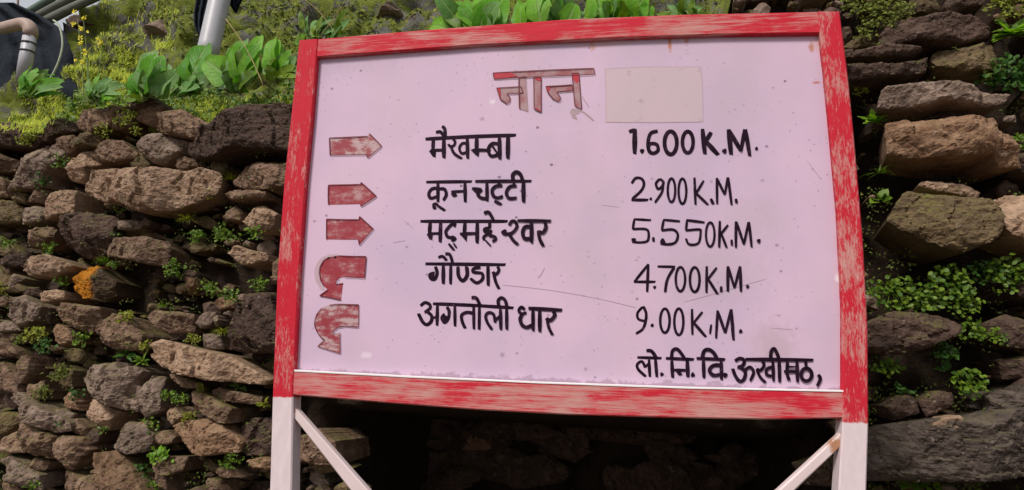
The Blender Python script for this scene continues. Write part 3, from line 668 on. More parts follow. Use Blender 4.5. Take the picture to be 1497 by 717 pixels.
# panel
m = NT('panel_paint')
n1 = m.noise(2.2, 5, .55); n2 = m.noise(9, 5, .6); n3 = m.noise(70, 3, .6)
c = m.mix(m.ramp(n1, [(.38, 0.), (.62, 1.)]), (.525, .395, .54), (.625, .445, .585))
c = m.mix(m.math('MULTIPLY', m.ramp(m.noise(3.2, 6, .65, m.mapped((1, 1, .6), loc=(3, 1, 2))), [(.50, 0.), (.72, 1.)]), .45), c, (.50, .38, .42))
sp = m.n('ShaderNodeSeparateXYZ'); m.lk(m.co.outputs['Object'], sp.inputs[0])
def blot(px, py, rx, rz, soft=1.0):                          # soft patch at a place on the panel, broken up by noise
    q = on_sign(px, py)-B0
    dx = m.math('MULTIPLY', m.math('SUBTRACT', sp.outputs[0], q.x), 1/rx); dz = m.math('MULTIPLY', m.math('SUBTRACT', sp.outputs[2], q.z), 1/rz)
    d = m.math('SQRT', m.math('ADD', m.math('MULTIPLY', dx, dx), m.math('MULTIPLY', dz, dz)))
    d = m.math('ADD', d, m.math('MULTIPLY', m.math('SUBTRACT', m.noise(60, 4, .7), .5), 1.5))
    return m.ramp(d, [(.35, 1.), (1.05, 0.)])
for (px, py, rx, rz, colr, k) in [(979,64,.007,.03,(.46,.15,.04),.9), (1003,60,.010,.012,(.46,.17,.05),.8), (866,68,.010,.02,(.50,.22,.12),.7), (1193,122,.012,.005,(.42,.12,.08),.9), (1147,120,.004,.004,(.12,.06,.08),.95), (536,520,.02,.012,(.75,.64,.72),.6), (735,519,.008,.010,(.30,.22,.28),.7), (856,540,.006,.008,(.30,.22,.28),.7), (1225,407,.01,.012,(.78,.70,.76),.8), (500,90,.25,.05,(.45,.34,.43),.4), (1186,70,.009,.020,(.42,.15,.04),.8), (1196,66,.02,.03,(.55,.36,.34),.7), (880,66,.10,.012,(.52,.30,.30),.5),
        (720,150,.012,.012,(.75,.62,.70),.8), (705,175,.01,.008,(.34,.22,.30),.7), (1040,400,.16,.12,(.45,.35,.40),.35), (1100,320,.1,.07,(.47,.37,.41),.35), (1130,505,.07,.07,(.44,.32,.36),.5), (960,205,.12,.05,(.53,.36,.42),.35)]:
    c = m.mix(m.math('MULTIPLY', blot(px, py, rx, rz), k), c, colr)
v1 = m.voro(17, m.mapped((1, 1, 1.2))); msk = m.ramp(m.noise(4, 3), [(.42, 0.), (.56, 1.)])
spk = m.math('MULTIPLY', m.ramp(v1, [(.055, 1.), (.10, 0.)]), msk); c = m.mix(m.math('MULTIPLY', spk, .75), c, (.10, .06, .10))
v2 = m.voro(48, m.mapped((1, 1, 1), loc=(4, 2, 1))); msk2 = m.ramp(m.noise(6, 3, .6, m.mapped(loc=(2, 2, 2))), [(.44, 0.), (.54, 1.)])
c = m.mix(m.math('MULTIPLY', m.math('MULTIPLY', m.ramp(v2, [(.07, 1.), (.14, 0.)]), msk2), .5), c, (.20, .14, .19))
scn = m.noise(1, 3, .6, m.mapped((14, 3, 120), rot=(0, .12, 0))); scm = m.math('MULTIPLY', m.ramp(scn, [(.70, 0.), (.73, 1.)]), m.ramp(n2, [(.52, 0.), (.6, 1.)]))
c = m.mix(m.math('MULTIPLY', scm, .45), c, (.28, .20, .26))
# grime gathered along the foot of the panel
p0 = on_sign(430, 541)-B0; p1 = on_sign(1232, 572)-B0
line = m.math('ADD', m.math('MULTIPLY', m.math('SUBTRACT', sp.outputs[0], p0.x), (p1.z-p0.z)/(p1.x-p0.x)), p0.z)
gd = m.math('SUBTRACT', sp.outputs[2], line); gd = m.math('ADD', gd, m.math('MULTIPLY', m.math('SUBTRACT', m.noise(38, 4, .7), .5), .05))
c = m.mix(m.math('MULTIPLY', m.ramp(m.math('MULTIPLY', gd, 20), [(.0, 1.), (.05, .9), (.11, 0.)]), .35), c, (.10, .06, .07))
m.col(c); m.rough(m.ramp(n2, [(.3, .5), (.7, .65)])); m.spec(.2)
m.bump(m.math('ADD', n2, m.math('MULTIPLY', n3, .15)), .12, .003); PANEL = m.m
edge = [(462,80),(700,62),(900,52),(1050,47),(1203,44),(1213,150),(1225,250),(1234,400),(1236,580),(1000,574),(800,567),(600,558),(426,549),(434,400),(444,250)]
fr = [on_sign(x, y, .004) for x, y in edge]; bk = [p+Vector((0, .003, 0)) for p in fr]; n = len(fr)
panel = obj('panel', fr+bk, [tuple(range(n))[::-1], tuple(range(n, 2*n))]+[(i, (i+1) % n, n+(i+1) % n, n+i) for i in range(n)], PANEL, sign)
bm = bmesh.new(); bm.from_mesh(panel.data); bmesh.ops.recalc_face_normals(bm, faces=bm.faces); bmesh.ops.triangulate(bm, faces=bm.faces); bm.to_mesh(panel.data); bm.free()
panel['label'] = 'pinkish white sheet panel, stained and chipped'
# braces
BR = simple('brace_paint', (.60, .49, .48), .5, .4, .15, 9)
m = NT('brace_paint_rust'); n1 = m.noise(12, 5, .6); c = m.mix(n1, (.60, .48, .48), (.70, .57, .58))
spx = m.n('ShaderNodeSeparateXYZ'); m.lk(m.co.outputs['Object'], spx.inputs[0])
for (px, py, rr) in ((1222, 650, .022), (431, 600, .012)):
    q = on_sign(px, py)-B0
    dx = m.math('SUBTRACT', spx.outputs[0], q.x); dz = m.math('SUBTRACT', spx.outputs[2], q.z)
    d = m.math('SQRT', m.math('ADD', m.math('MULTIPLY', dx, dx), m.math('MULTIPLY', dz, dz)))
    d = m.math('ADD', m.math('MULTIPLY', d, 1/rr), m.math('MULTIPLY', m.math('SUBTRACT', m.noise(50, 4, .7), .5), 2.2))
    c = m.mix(m.ramp(d, [(.5, .9), (1., 0.)]), c, (.36, .15, .06))
m.col(c); m.rough(.5); BR = m.m
strip('brace', [(429,594),(540,720),(640,832)], [(429,611),(514,720),(605,832)], .012, .02, BR, 20)['label'] = 'left diagonal brace'
strip('brace', [(1231,632),(1135,720),(1020,825)], [(1231,652),(1160,720),(1052,825)], .012, .02, BR, 20)['label'] = 'right diagonal brace with a rust spot'

# lettering ---------------------------------------------------------------
TC = {1: (700, 80, 4.403), 2: (600, 170, 5.121), 3: (600, 300, 5.121), 4: (600, 420, 6.2375), 5: (900, 170, 5.121), 6: (900, 300, 5.121), 7: (900, 430, 4.678), 8: (440, 180, 2.05)}
m = NT('black_lettering'); n1 = m.noise(60, 4, .65); n2 = m.noise(14, 3)
c = m.mix(m.ramp(n1, [(.35, 0.), (.75, 1.)]), (.008, .002, .008), (.028, .010, .026)); c = m.mix(m.math('MULTIPLY', m.ramp(m.noise(120, 3, .7), [(.66, 0.), (.74, 1.)]), .5), c, (.22, .13, .19))
m.col(c); m.rough(.6); m.spec(.08); INK = m.m
m = NT('red_lettering'); n1 = m.noise(16, 5, .7, m.mapped((1, 1, 2.2))); n2 = m.noise(70, 3, .7)
c = m.mix(m.ramp(m.math('ADD', n1, m.math('MULTIPLY', n2, .25)), [(.56, 0.), (.64, .8), (.74, 1.)]), (.45, .30, .315), (.27, .02, .035)); m.col(c); m.rough(.5); REDW = m.m
m = NT('red_lettering_strong'); c = m.mix(m.ramp(m.math('ADD', n1_ if False else m.noise(16, 5, .7, m.mapped((1, 1, 2.2))), m.math('MULTIPLY', m.noise(70, 3, .7), .25)), [(.46, 0.), (.58, .8), (.66, 1.)]), (.42, .22, .23), (.28, .014, .03)); m.col(c); m.rough(.5); REDS = m.m
GREYL = simple('faded_lettering', (.40, .285, .31), .6, .15, .22, 40)
REDF = simple('red_lettering_full', (.42, .02, .04), .5, .3, .2, 40)
m = NT('heading_lettering'); c = m.mix(m.ramp(m.noise(18, 5, .7), [(.42, 0.), (.62, 1.)]), (.38, .245, .265), (.30, .10, .11)); m.col(c); m.rough(.6); m.spec(.15); HEAD = m.m
MAR = simple('maroon_outline', (.13, .014, .025), .5, .3, .3, 60)
GHOST = simple('ghost_paint', (.48, .34, .40), .55, .3, .15, 30)
lay = [0]
def smooth_line(P, sub=6):
    if len(P) < 3: 
        a, b = P; return [(a[0]+(b[0]-a[0])*k/4, a[1]+(b[1]-a[1])*k/4) for k in range(5)]
    out = []; n = len(P)
    closed = math.dist(P[0], P[-1]) < 1e-6
    for i in range(n-1):
        p0 = P[i-1] if i > 0 else (P[-2] if closed else P[0]); p1 = P[i]; p2 = P[i+1]; p3 = P[i+2] if i+2 < n else (P[1] if closed else P[-1])
        for k in range(sub):
            t = k/sub; t2 = t*t; t3 = t2*t
            out.append(tuple(.5*(2*p1[d]+(p2[d]-p0[d])*t+(2*p0[d]-5*p1[d]+4*p2[d]-p3[d])*t2+(3*p1[d]-p0[d]-3*p2[d]+p3[d])*t3) for d in (0, 1)))
    out.append(P[-1]); return out
def stroke(V, Fc, crop, pts, w, z, slant=.5):
    """one brush stroke: a ribbon of paint with chisel-cut ends"""
    x0, y0, s = TC[crop]; L = smooth_line(pts) ; n = len(L); b = len(V)
    closed = math.dist(L[0], L[-1]) < 1e-6
    for i, (x, y) in enumerate(L):
        if closed: a = L[i-1] if i > 0 else L[-2]; c = L[i+1] if i < n-1 else L[1]
        else: a = L[max(0, i-1)]; c = L[min(n-1, i+1)]
        dx, dy = c[0]-a[0], c[1]-a[1]; d = math.hypot(dx, dy) or 1; dx /= d; dy /= d
        ww = w*(1+.10*noise.noise(Vector((x*.03, y*.03, z*900))))
        if not closed: ww *= .62+.38*min(1, min(i, n-1-i)/2.0+.35)
        sl = 0
        if not closed and i == n-1: sl = slant*.5*w
        nx, ny = -dy*ww/2, dx*ww/2
        V.append(on_sign(x0+(x+nx-dx*sl*.5)/s, y0+(y+ny-dy*sl*.5)/s, z)); V.append(on_sign(x0+(x-nx+dx*sl*.5)/s, y0+(y-ny+dy*sl*.5)/s, z))
    for i in range(n-1): k = b+2*i; Fc.append((k, k+1, k+3, k+2))
def dot(V, Fc, crop, x, y, w, z):
    x0, y0, s = TC[crop]; b = len(V); n = 10
    for k in range(n):
        an = 2*math.pi*k/n; q = w/2*(1+.15*math.sin(3*an+x))
        V.append(on_sign(x0+(x+q*math.cos(an))/s, y0+(y+q*1.1*math.sin(an))/s, z))
    Fc.append(tuple(range(b, b+n)))
def ell(cx, cy, rx, ry): return [(cx+rx*math.sin(2*math.pi*k/12)*(1+.0), cy-ry*math.cos(2*math.pi*k/12)) for k in range(12)]+[(cx, cy-ry)]
def lettering(label, crop, items, mat=None):
    V, Fc = [], []
    for k, it in enumerate(items):
        z = .0047+.00010*k
        if it[0] == 'd': dot(V, Fc, crop, it[1], it[2], it[3], z)
        elif it[0] == 'p':
            x0, y0, s = TC[crop]; b = len(V)
            V += [on_sign(x0+x/s, y0+y/s, z) for x, y in it[1]]; Fc.append(tuple(range(b, len(V))))
        else: stroke(V, Fc, crop, it[0], it[1], z)
    o = obj('lettering', V, Fc, mat or INK, panel)
    bm = bmesh.new(); bm.from_mesh(o.data); bmesh.ops.triangulate(bm, faces=[f for f in bm.faces if len(f.verts) > 4]); bm.to_mesh(o.data); bm.free()
    for p in o.data.polygons:
        if p.normal.y > 0: p.flip()
    o['label'] = label; return o
l = lambda w, *p: (list(p), w)
lettering('black Hindi place name, top row', 2, [
 l(28,(112,172),(450,154),(790,143)), l(30,(172,175),(168,250)), ('p',[(138,262),(178,238),(192,262),(188,312),(165,302)]), l(24,(150,255),(255,255)), l(32,(250,165),(250,315)),
 l(24,(190,122),(225,118),(252,155)), l(24,(235,78),(255,92),(262,155)),
 l(20,(318,172),(334,190),(326,218),(300,226),(282,210)), l(22,(302,224),(328,280),(386,318)), l(20,(425,206),(388,204),(366,240),(384,278),(425,268)), l(28,(425,165),(428,318)),
 l(32,(496,165),(494,250)), ('p',[(450,252),(490,238),(515,262),(510,304),(488,290)]), l(24,(480,252),(600,256)),
 l(26,(660,208),(612,206),(582,250),(605,298),(660,286)), l(16,(606,212),(652,280)), l(32,(666,160),(668,322)), l(34,(730,150),(728,318))])
lettering('black Hindi place name, second row', 2, [
 l(26,(118,494),(460,490)), l(28,(206,500),(206,645)), l(25,(200,540),(162,545),(138,580),(152,615),(200,602)), l(25,(215,545),(255,548),(268,590),(245,632)),
 l(22,(165,668),(190,656),(212,676),(260,708)), l(28,(172,665),(184,698)),
 l(28,(408,500),(410,645)), l(22,(305,566),(400,562)), l(34,(312,572),(340,602)),
 l(26,(485,488),(905,486)), l(28,(572,500),(574,638)), l(24,(460,542),(530,548)), l(26,(535,548),(505,582),(528,612),(572,618)), l(18,(468,545),(505,578)),
 l(22,(668,500),(655,522)), l(26,(688,520),(640,525),(612,555),(622,598),(655,612),(692,600)), l(24,(628,635),(682,662)),
 l(22,(778,500),(770,522)), l(26,(795,522),(745,528),(718,572),(738,614),(796,612)), l(32,(845,490),(846,645)), l(28,(768,478),(766,438),(795,418),(825,440),(842,492))])
lettering('black Hindi place name, middle row', 3, [
 l(26,(74,122),(400,122),(728,122)), l(30,(148,130),(142,215)), ('p',[(120,218),(160,200),(168,225),(163,264),(140,256)]), l(22,(130,215),(230,212)), l(30,(226,130),(222,280)),
 l(26,(322,135),(288,165),(265,202),(282,240),(325,242)), l(24,(335,130),(328,165)), ('d',322,252,44), l(20,(285,288),(328,340)), l(14,(322,285),(346,322)),
 l(28,(408,130),(402,225)), l(24,(370,215),(500,212)), ('p',[(368,214),(410,198),(425,225),(420,275)]), l(30,(500,130),(498,285)),
 l(24,(592,130),(590,168),(556,178),(560,200),(612,196)), l(22,(606,205),(570,222),(548,240),(552,264)), l(24,(585,226),(630,238),(636,258),(612,272)), l(14,(560,262),(602,308)),
 l(26,(550,62),(586,55),(622,112)),
 l(24,(738,152),(758,122),(785,125),(796,165),(760,208),(715,218)), ('d',702,205,44), l(24,(738,215),(768,262),(806,297)),
 l(26,(800,116),(1052,119)), l(28,(900,160),(856,165),(840,208),(856,250),(904,250)), l(30,(906,130),(906,284)),
 l(28,(1006,130),(1014,165),(992,205),(956,198)), l(26,(958,190),(966,250),(996,308))])
lettering('black Hindi place name, fourth row', 3, [
 l(28,(112,440),(712,447)), l(26,(186,460),(200,508),(182,555),(152,548),(148,520),(182,508)), ('d',165,540,40), l(30,(246,455),(246,592)), l(26,(302,450),(300,594)),
 l(22,(208,394),(240,384),(272,416)), l(24,(260,366),(295,372),(316,435)),
 l(28,(356,460),(360,530),(392,566),(424,525),(420,460)),
 l(24,(525,468),(475,475),(472,502),(535,512),(538,555),(495,582),(448,548)), l(28,(580,455),(582,605)), l(24,(652,460),(662,488),(640,518),(614,500)), l(24,(622,510),(640,580),(664,628))])
lettering('black Hindi place name, fifth row in two words', 4, [
 l(32,(205,152),(560,166),(940,190)), l(30,(92,172),(130,142),(170,155),(180,190),(128,232)), l(32,(150,222),(192,260),(190,310),(152,342),(112,318),(72,240)), l(24,(180,278),(240,276)), l(32,(246,160),(242,352)),
 l(30,(332,180),(352,220),(346,280),(312,322),(286,282),(312,245)), ('d',312,285,52), l(30,(404,175),(406,358)),
 l(30,(576,180),(578,385)), l(30,(570,238),(512,230),(466,258),(474,320),(500,376)), l(30,(628,180),(626,388)), l(32,(556,96),(600,100),(632,160)),
 l(28,(746,388),(702,325),(686,262),(715,232),(758,250),(772,325)), l(26,(766,312),(822,256)), l(32,(820,200),(824,390)), l(32,(876,195),(878,388)), l(30,(806,172),(800,122),(830,96),(865,125),(880,192)),
 l(36,(1075,192),(1382,210)), l(28,(1042,205),(1012,182),(988,210),(1010,242),(1058,232)), l(34,(1020,245),(1000,290),(1018,345),(1060,366),(1112,345)), l(34,(1116,200),(1118,400)), l(36,(1178,205),(1178,408)),
 l(34,(1300,220),(1316,255),(1278,300),(1235,285)), l(28,(1245,290),(1262,370),(1296,436))])
lettering('black hand-painted distance in bold, 1.600 K.M.', 5, [
 l(34,(100,118),(142,104)), l(38,(144,95),(142,285)), ('d',198,262,34), l(28,(316,112),(262,130),(242,200),(252,262),(285,278),(318,255),(308,214),(268,205),(245,222)),
 l(30,*ell(412,200,46,86)), l(28,*ell(540,195,40,80)), l(36,(650,95),(668,285)), l(34,(716,120),(670,195)), l(36,(675,188),(768,290)), ('d',815,262,36),
 l(38,(846,98),(864,288)), l(34,(848,105),(940,262)), l(30,(938,262),(966,100)), l(32,(972,98),(1004,298)), ('d',1055,242,24)])
lettering('black hand-painted distance, 2.900 K.M.', 5, [
 l(22,(120,505),(150,465),(195,470),(212,510),(190,560),(122,622)), l(24,(118,628),(244,628)), ('d',263,620,22), l(20,(330,470),(302,505),(318,545),(345,528),(358,495),(330,468)), l(20,(355,500),(346,570),(294,648)),
 l(19,*ell(418,555,28,88)), l(19,*ell(500,562,29,94)), l(22,(590,460),(598,664)), l(20,(660,482),(600,582)), l(22,(600,575),(692,664)), l(24,(712,618),(732,660)),
 l(20,(757,462),(760,658)), l(22,(757,465),(818,588)), l(18,(818,588),(838,458)), l(22,(842,458),(868,664)), l(22,(900,618),(906,652))])
lettering('black hand-painted distance, 5.550 K.M.', 6, [
 l(20,(265,114),(135,106)), l(20,(140,106),(128,182)), l(20,(126,180),(220,180),(246,205),(240,266),(190,280),(125,276)), ('d',135,264,36), l(22,(282,240),(284,276)),
 l(20,(482,122),(355,110)), l(20,(360,110),(345,190)), l(20,(343,190),(430,184),(465,220),(450,276),(400,294),(338,288)), ('d',352,272,40),
 l(20,(666,130),(528,112)), l(20,(535,112),(526,190)), l(18,(524,190),(625,182),(636,205),(625,275),(590,296),(545,290),(527,250)),
 l(18,*ell(708,220,32,90)), l(22,(780,118),(775,318)), l(18,(842,148),(786,218)), l(20,(790,212),(832,320)), l(20,(868,258),(870,302)),
 l(22,(900,122),(900,318)), l(22,(904,125),(960,294)), l(20,(960,294),(994,128)), l(22,(998,126),(1018,314)), ('d',1072,268,30)])
lettering('black hand-painted distance, 4.700 K.M.', 6, [
 l(22,(246,442),(138,578)), l(22,(136,575),(298,575)), l(24,(244,442),(236,652)), ('d',292,616,24), l(20,(314,460),(445,462)), l(22,(440,464),(388,555),(370,654)),
 l(20,*ell(485,555,35,90)), l(20,*ell(592,558,36,92)), l(22,(682,458),(680,658)), l(20,(757,468),(690,556)), l(22,(690,550),(764,668)), l(22,(790,608),(790,652)),
 l(24,(840,458),(840,648)), l(22,(842,460),(890,622)), l(20,(890,622),(930,458)), l(24,(932,458),(938,648)), ('d',988,610,26)])
lettering('black hand-painted distance, 9.00 K.M.', 7, [
 l(18,(185,88),(150,130),(156,172),(202,186)), l(20,(188,84),(208,130),(205,185),(185,240),(138,272)), ('d',250,215,24), l(19,*ell(337,183,32,82)), l(18,*ell(432,190,31,90)),
 l(20,(522,102),(525,280)), l(18,(594,122),(530,202)), l(22,(528,190),(618,294)), l(16,(654,208),(645,274)), l(20,(697,112),(687,304)), l(22,(697,115),(750,268)), l(20,(750,268),(788,106)), l(24,(790,104),(806,316)), ('d',855,255,26)])
lettering('black Hindi line at the bottom right of the panel', 7, [
 l(22,(148,434),(314,440)), l(20,(208,566),(156,518),(148,482),(180,462),(204,505)), l(18,(198,502),(232,472)), l(22,(228,450),(234,568)), l(24,(272,445),(282,570)), l(24,(210,388),(246,392),(284,444)), ('d',316,550,26),
 l(24,(343,440),(535,448)), l(26,(384,455),(390,574)), l(24,(382,442),(390,388),(425,380),(472,440)), l(28,(490,455),(494,570)), l(22,(400,520),(480,522)), l(26,(420,522),(448,556)), ('d',528,553,30),
 l(24,(553,440),(748,448)), l(26,(600,450),(604,576)), l(26,(592,442),(604,392),(635,380),(668,400),(694,442)), l(26,(720,486),(668,490),(642,522),(668,556),(718,550)), l(26,(722,455),(724,588)), ('d',750,555,32),
 l(24,(816,458),(850,440),(880,455),(868,490),(832,502)), l(24,(850,500),(886,532),(878,582),(850,598),(820,562),(800,510)), l(22,(884,522),(918,500),(944,535),(920,596)),
 l(26,(888,446),(1352,452)), l(22,(1008,460),(1014,490),(990,522),(962,512)), l(20,(966,518),(990,570),(1028,608)), l(22,(1072,500),(1036,512),(1032,550),(1068,562)), l(24,(1075,460),(1080,598)),
 l(26,(1118,455),(1122,604)), l(24,(1060,442),(1064,392),(1085,374),(1106,412),(1120,452)),
 l(24,(1176,465),(1172,540),(1188,592)), l(22,(1150,530),(1240,530)), l(26,(1240,460),(1244,604)), l(14,(1165,498),(1232,498)), l(22,(1300,455),(1302,500)), l(26,*ell(1305,552,36,44)), l(24,(1384,552),(1400,580),(1378,632))])
def outlined(name, label, crop, polys, fill, w, extra=(), closed=True):
    x0, y0, s = TC[crop]; V, Fc, mi = [], [], []; mats = [fill, MAR, REDF]
    for k, P in enumerate(polys):
        z = .0047+.0002*k; b = len(V); V += [on_sign(x0+x/s, y0+y/s, z) for x, y in P]; Fc.append(tuple(range(b, len(V)))); mi.append(0)
    for k, P in enumerate(extra):
        z = .0060+.0001*k; b = len(V); V += [on_sign(x0+x/s, y0+y/s, z) for x, y in P]; Fc.append(tuple(range(b, len(V)))); mi.append(2)
    for P in polys:
        for k in range(len(P)):
            a, c = P[k], P[(k+1) % len(P)]; lay[0] += 1; f0 = len(Fc)
            if random.random() < .10: continue
            stroke(V, Fc, crop, [a, ((a[0]+c[0])/2+random.uniform(-.3, .3)*w, (a[1]+c[1])/2+random.uniform(-.3, .3)*w), c], w*random.uniform(.6, 1.1), .0066+.00002*(lay[0] % 30), 0); mi += [1]*(len(Fc)-f0)
    o = obj(name, V, Fc, mats, panel, mi=mi)
    bm = bmesh.new(); bm.from_mesh(o.data); bmesh.ops.triangulate(bm, faces=[f for f in bm.faces if len(f.verts) > 4]); bm.to_mesh(o.data); bm.free()
    for p in o.data.polygons:
        if p.normal.y > 0: p.flip()
    o['label'] = label; return o
outlined('lettering', 'faded red and grey Hindi heading', 1, [[(92,118),(740,88),(748,128),(400,142),(100,158)], [(115,215),(270,206),(285,246),(180,250),(202,280),(195,310),(178,316),(138,288)],
 [(258,148),(305,142),(318,370),(262,350)], [(352,145),(402,143),(402,370),(355,348)], [(432,205),(600,195),(606,232),(500,240),(527,280),(515,302),(480,288),(442,240)], [(600,122),(645,120),(662,350),(618,330)]], HEAD, 7.5,
 [[(94,119),(200,114),(250,140),(160,152),(101,156)], [(602,122),(645,120),(650,165),(630,185),(606,160)], [(357,147),(400,145),(398,172),(372,166)], [(118,216),(138,216),(142,282),(126,262)], [(436,208),(458,206),(450,250),(440,238)], [(362,340),(398,360),(399,368),(370,356)]])
lettering('faint grey hook below the heading', 1, [('p',[(585,372),(600,348),(645,354),(650,376),(622,386),(635,420),(604,408)]), l(10,(640,358),(680,375),(738,424)), l(5,(665,270),(710,340))], GREYL)
AR = [([(85,45),(200,40),(205,32),(242,70),(200,104),(195,95),(87,97)], 0), ([(82,186),(178,184),(180,178),(226,220),(180,250),(178,243),(82,245)], 1), ([(76,288),(172,290),(175,280),(217,318),(175,365),(172,350),(76,349)], 1),
 ([(195,400),(190,465),(130,462),(115,465),(106,473),(104,484),(126,480),(120,531),(56,518),(80,500),(68,488),(59,472),(55,450),(58,430),(68,412),(85,402),(110,398)], 1), ([(173,545),(172,612),(130,609),(112,612),(100,621),(96,633),(117,628),(118,692),(50,670),(70,650),(55,637),(44,618),(40,598),(46,575),(62,555),(85,546),(110,543)], 0)]
for (P, k), lab in zip(AR, ('top right-pointing arrow, faded', 'second right-pointing arrow, faded', 'third right-pointing arrow, redder', 'upper U-turn arrow, red', 'lower U-turn arrow, mostly grey')):
    outlined('arrow', lab, 8, [P], REDS if k else REDW, 3)
lettering('grey ghost edge beside the upper U-turn arrow', 8, [l(12,(110,399),(72,405),(50,430),(48,465),(66,500))], GHOST)
# painted-over patch beside the heading, and scratches
PATCH = NT('patch_paint'); m = PATCH; n1 = m.noise(8, 5, .6)
c = m.mix(n1, (.47, .36, .41), (.56, .42, .475)); c = m.mix(m.math('MULTIPLY', m.ramp(m.noise(30, 4, .7), [(.6, 0.), (.72, 1.)]), .5), c, (.30, .20, .24)); m.col(c); m.rough(.6)
P = [(884,101),(950,98),(1024,98),(1027,140),(1028,178),(960,179),(885,178),(886,140)]
po = obj('painted_patch', [on_sign(x, y, .0046) for x, y in P], [tuple(range(8))], PATCH.m, panel); po['label'] = 'greyish beige rectangle painted over the panel'
for p in po.data.polygons:
    if p.normal.y > 0: p.flip()
for pts in ([(884,101),(950,98),(1025,98)], [(1025,99),(1027,140),(1027.5,178)], [(885,178.5),(960,179),(1027,178)], [(885,102),(886,140),(885.5,177)]):
    TC[9] = (0, 0, 1); o = lettering('dull edge of the painted-over patch', 9, [(pts, 1.3)], GHOST); o.name = 'patch_edge'
SCR = simple('scratch_grey', (.40, .29, .37), .6, .3, .2)
TC[9] = (0, 0, 1)
for w_, pts in ((.9,[(735,417),(800,424),(870,436),(930,450)]), (.8,[(1000,442),(1050,428),(1120,408)]), (.7,[(1128,480),(1160,482)]), (.7,[(880,300),(905,303)]), (.8,[(1180,235),(1200,262)]), (1.6,[(796,392),(790,403),(786,406)]), (.9,[(590,322),(604,334)]), (.9,[(575,355),(592,352)])):
    o = lettering('thin grey scratch', 9, [(pts, w_*.65)], SCR); o.name = 'scratch'; del o['label']

# ------------------------------------------------------------------ plants
def rnd_dir(rn, up=.4):
    v = Vector((rn.uniform(-1, 1), rn.uniform(-1, .25), rn.uniform(-.6, 1)+up)); return v.normalized()
def add_leaf(V, Fc, base, d, nml, L, Wd, curl=.3, shape='oval', nseg=4, wave=0., fold=.15, rn=random):
    """one leaf blade: base point, direction, upper side, length, width"""
    d = d.normalized(); side = d.cross(nml).normalized(); nml = side.cross(d).normalized(); b = len(V)
    pos = Vector(base); dirn = d.copy(); up = nml.copy()
    for i in range(nseg+1):
        t = i/nseg
        if shape == 'oval': ww = math.sin(math.pi*min(1, .06+t*.94)**.8)
        elif shape == 'round': ww = math.sqrt(max(0, 1-(2*t*.98-.98)**2))+.02
        elif shape == 'dock': ww = (min(1, t*4.5+.18)*(1-t)**.45*1.05 if t < 1 else 0)
        else: ww = (1-t)*.9+.05
        ww *= Wd/2
        wv = wave*Wd*math.sin(t*11+b)
        V.append(pos-side*ww+up*(fold*ww+wv)); V.append(pos+Vector()); V.append(pos+side*ww+up*(fold*ww-wv))
        an = -curl/nseg; c, s = math.cos(an), math.sin(an)
        dirn, up = dirn*c+up*s, up*c-dirn*s
        pos = pos+dirn*(L/nseg)
    for i in range(nseg):
        k = b+3*i; Fc.append((k, k+1, k+4, k+3)); Fc.append((k+1, k+2, k+5, k+4))
def tube(V, Fc, P, r0, r1, n=6):
    b0 = len(V); m_ = len(P)
    for i, p in enumerate(P):
        t = (Vector(P[min(i+1, m_-1)])-Vector(P[max(i-1, 0)])).normalized(); a = t.cross(Vector((.3, .2, 1))); 
        if a.length < 1e-3: a = t.cross(Vector((1, 0, 0)))
        a.normalize(); c = t.cross(a); r = r0+(r1-r0)*i/(m_-1)
        for k in range(n): an = 2*math.pi*k/n; V.append(Vector(p)+a*r*math.cos(an)+c*r*math.sin(an))
    for i in range(m_-1):
        for k in range(n): a = b0+i*n+k; c = b0+i*n+(k+1) % n; Fc.append((a, c, c+n, a+n))
    Fc.append(tuple(range(b0+n-1, b0-1, -1))); Fc.append(tuple(range(b0+(m_-1)*n, b0+m_*n)))
def curve(p0, p1, bend, n=8):
    p0, p1 = Vector(p0), Vector(p1); return [p0.lerp(p1, k/n)+Vector(bend)*math.sin(math.pi*k/n) for k in range(n+1)]

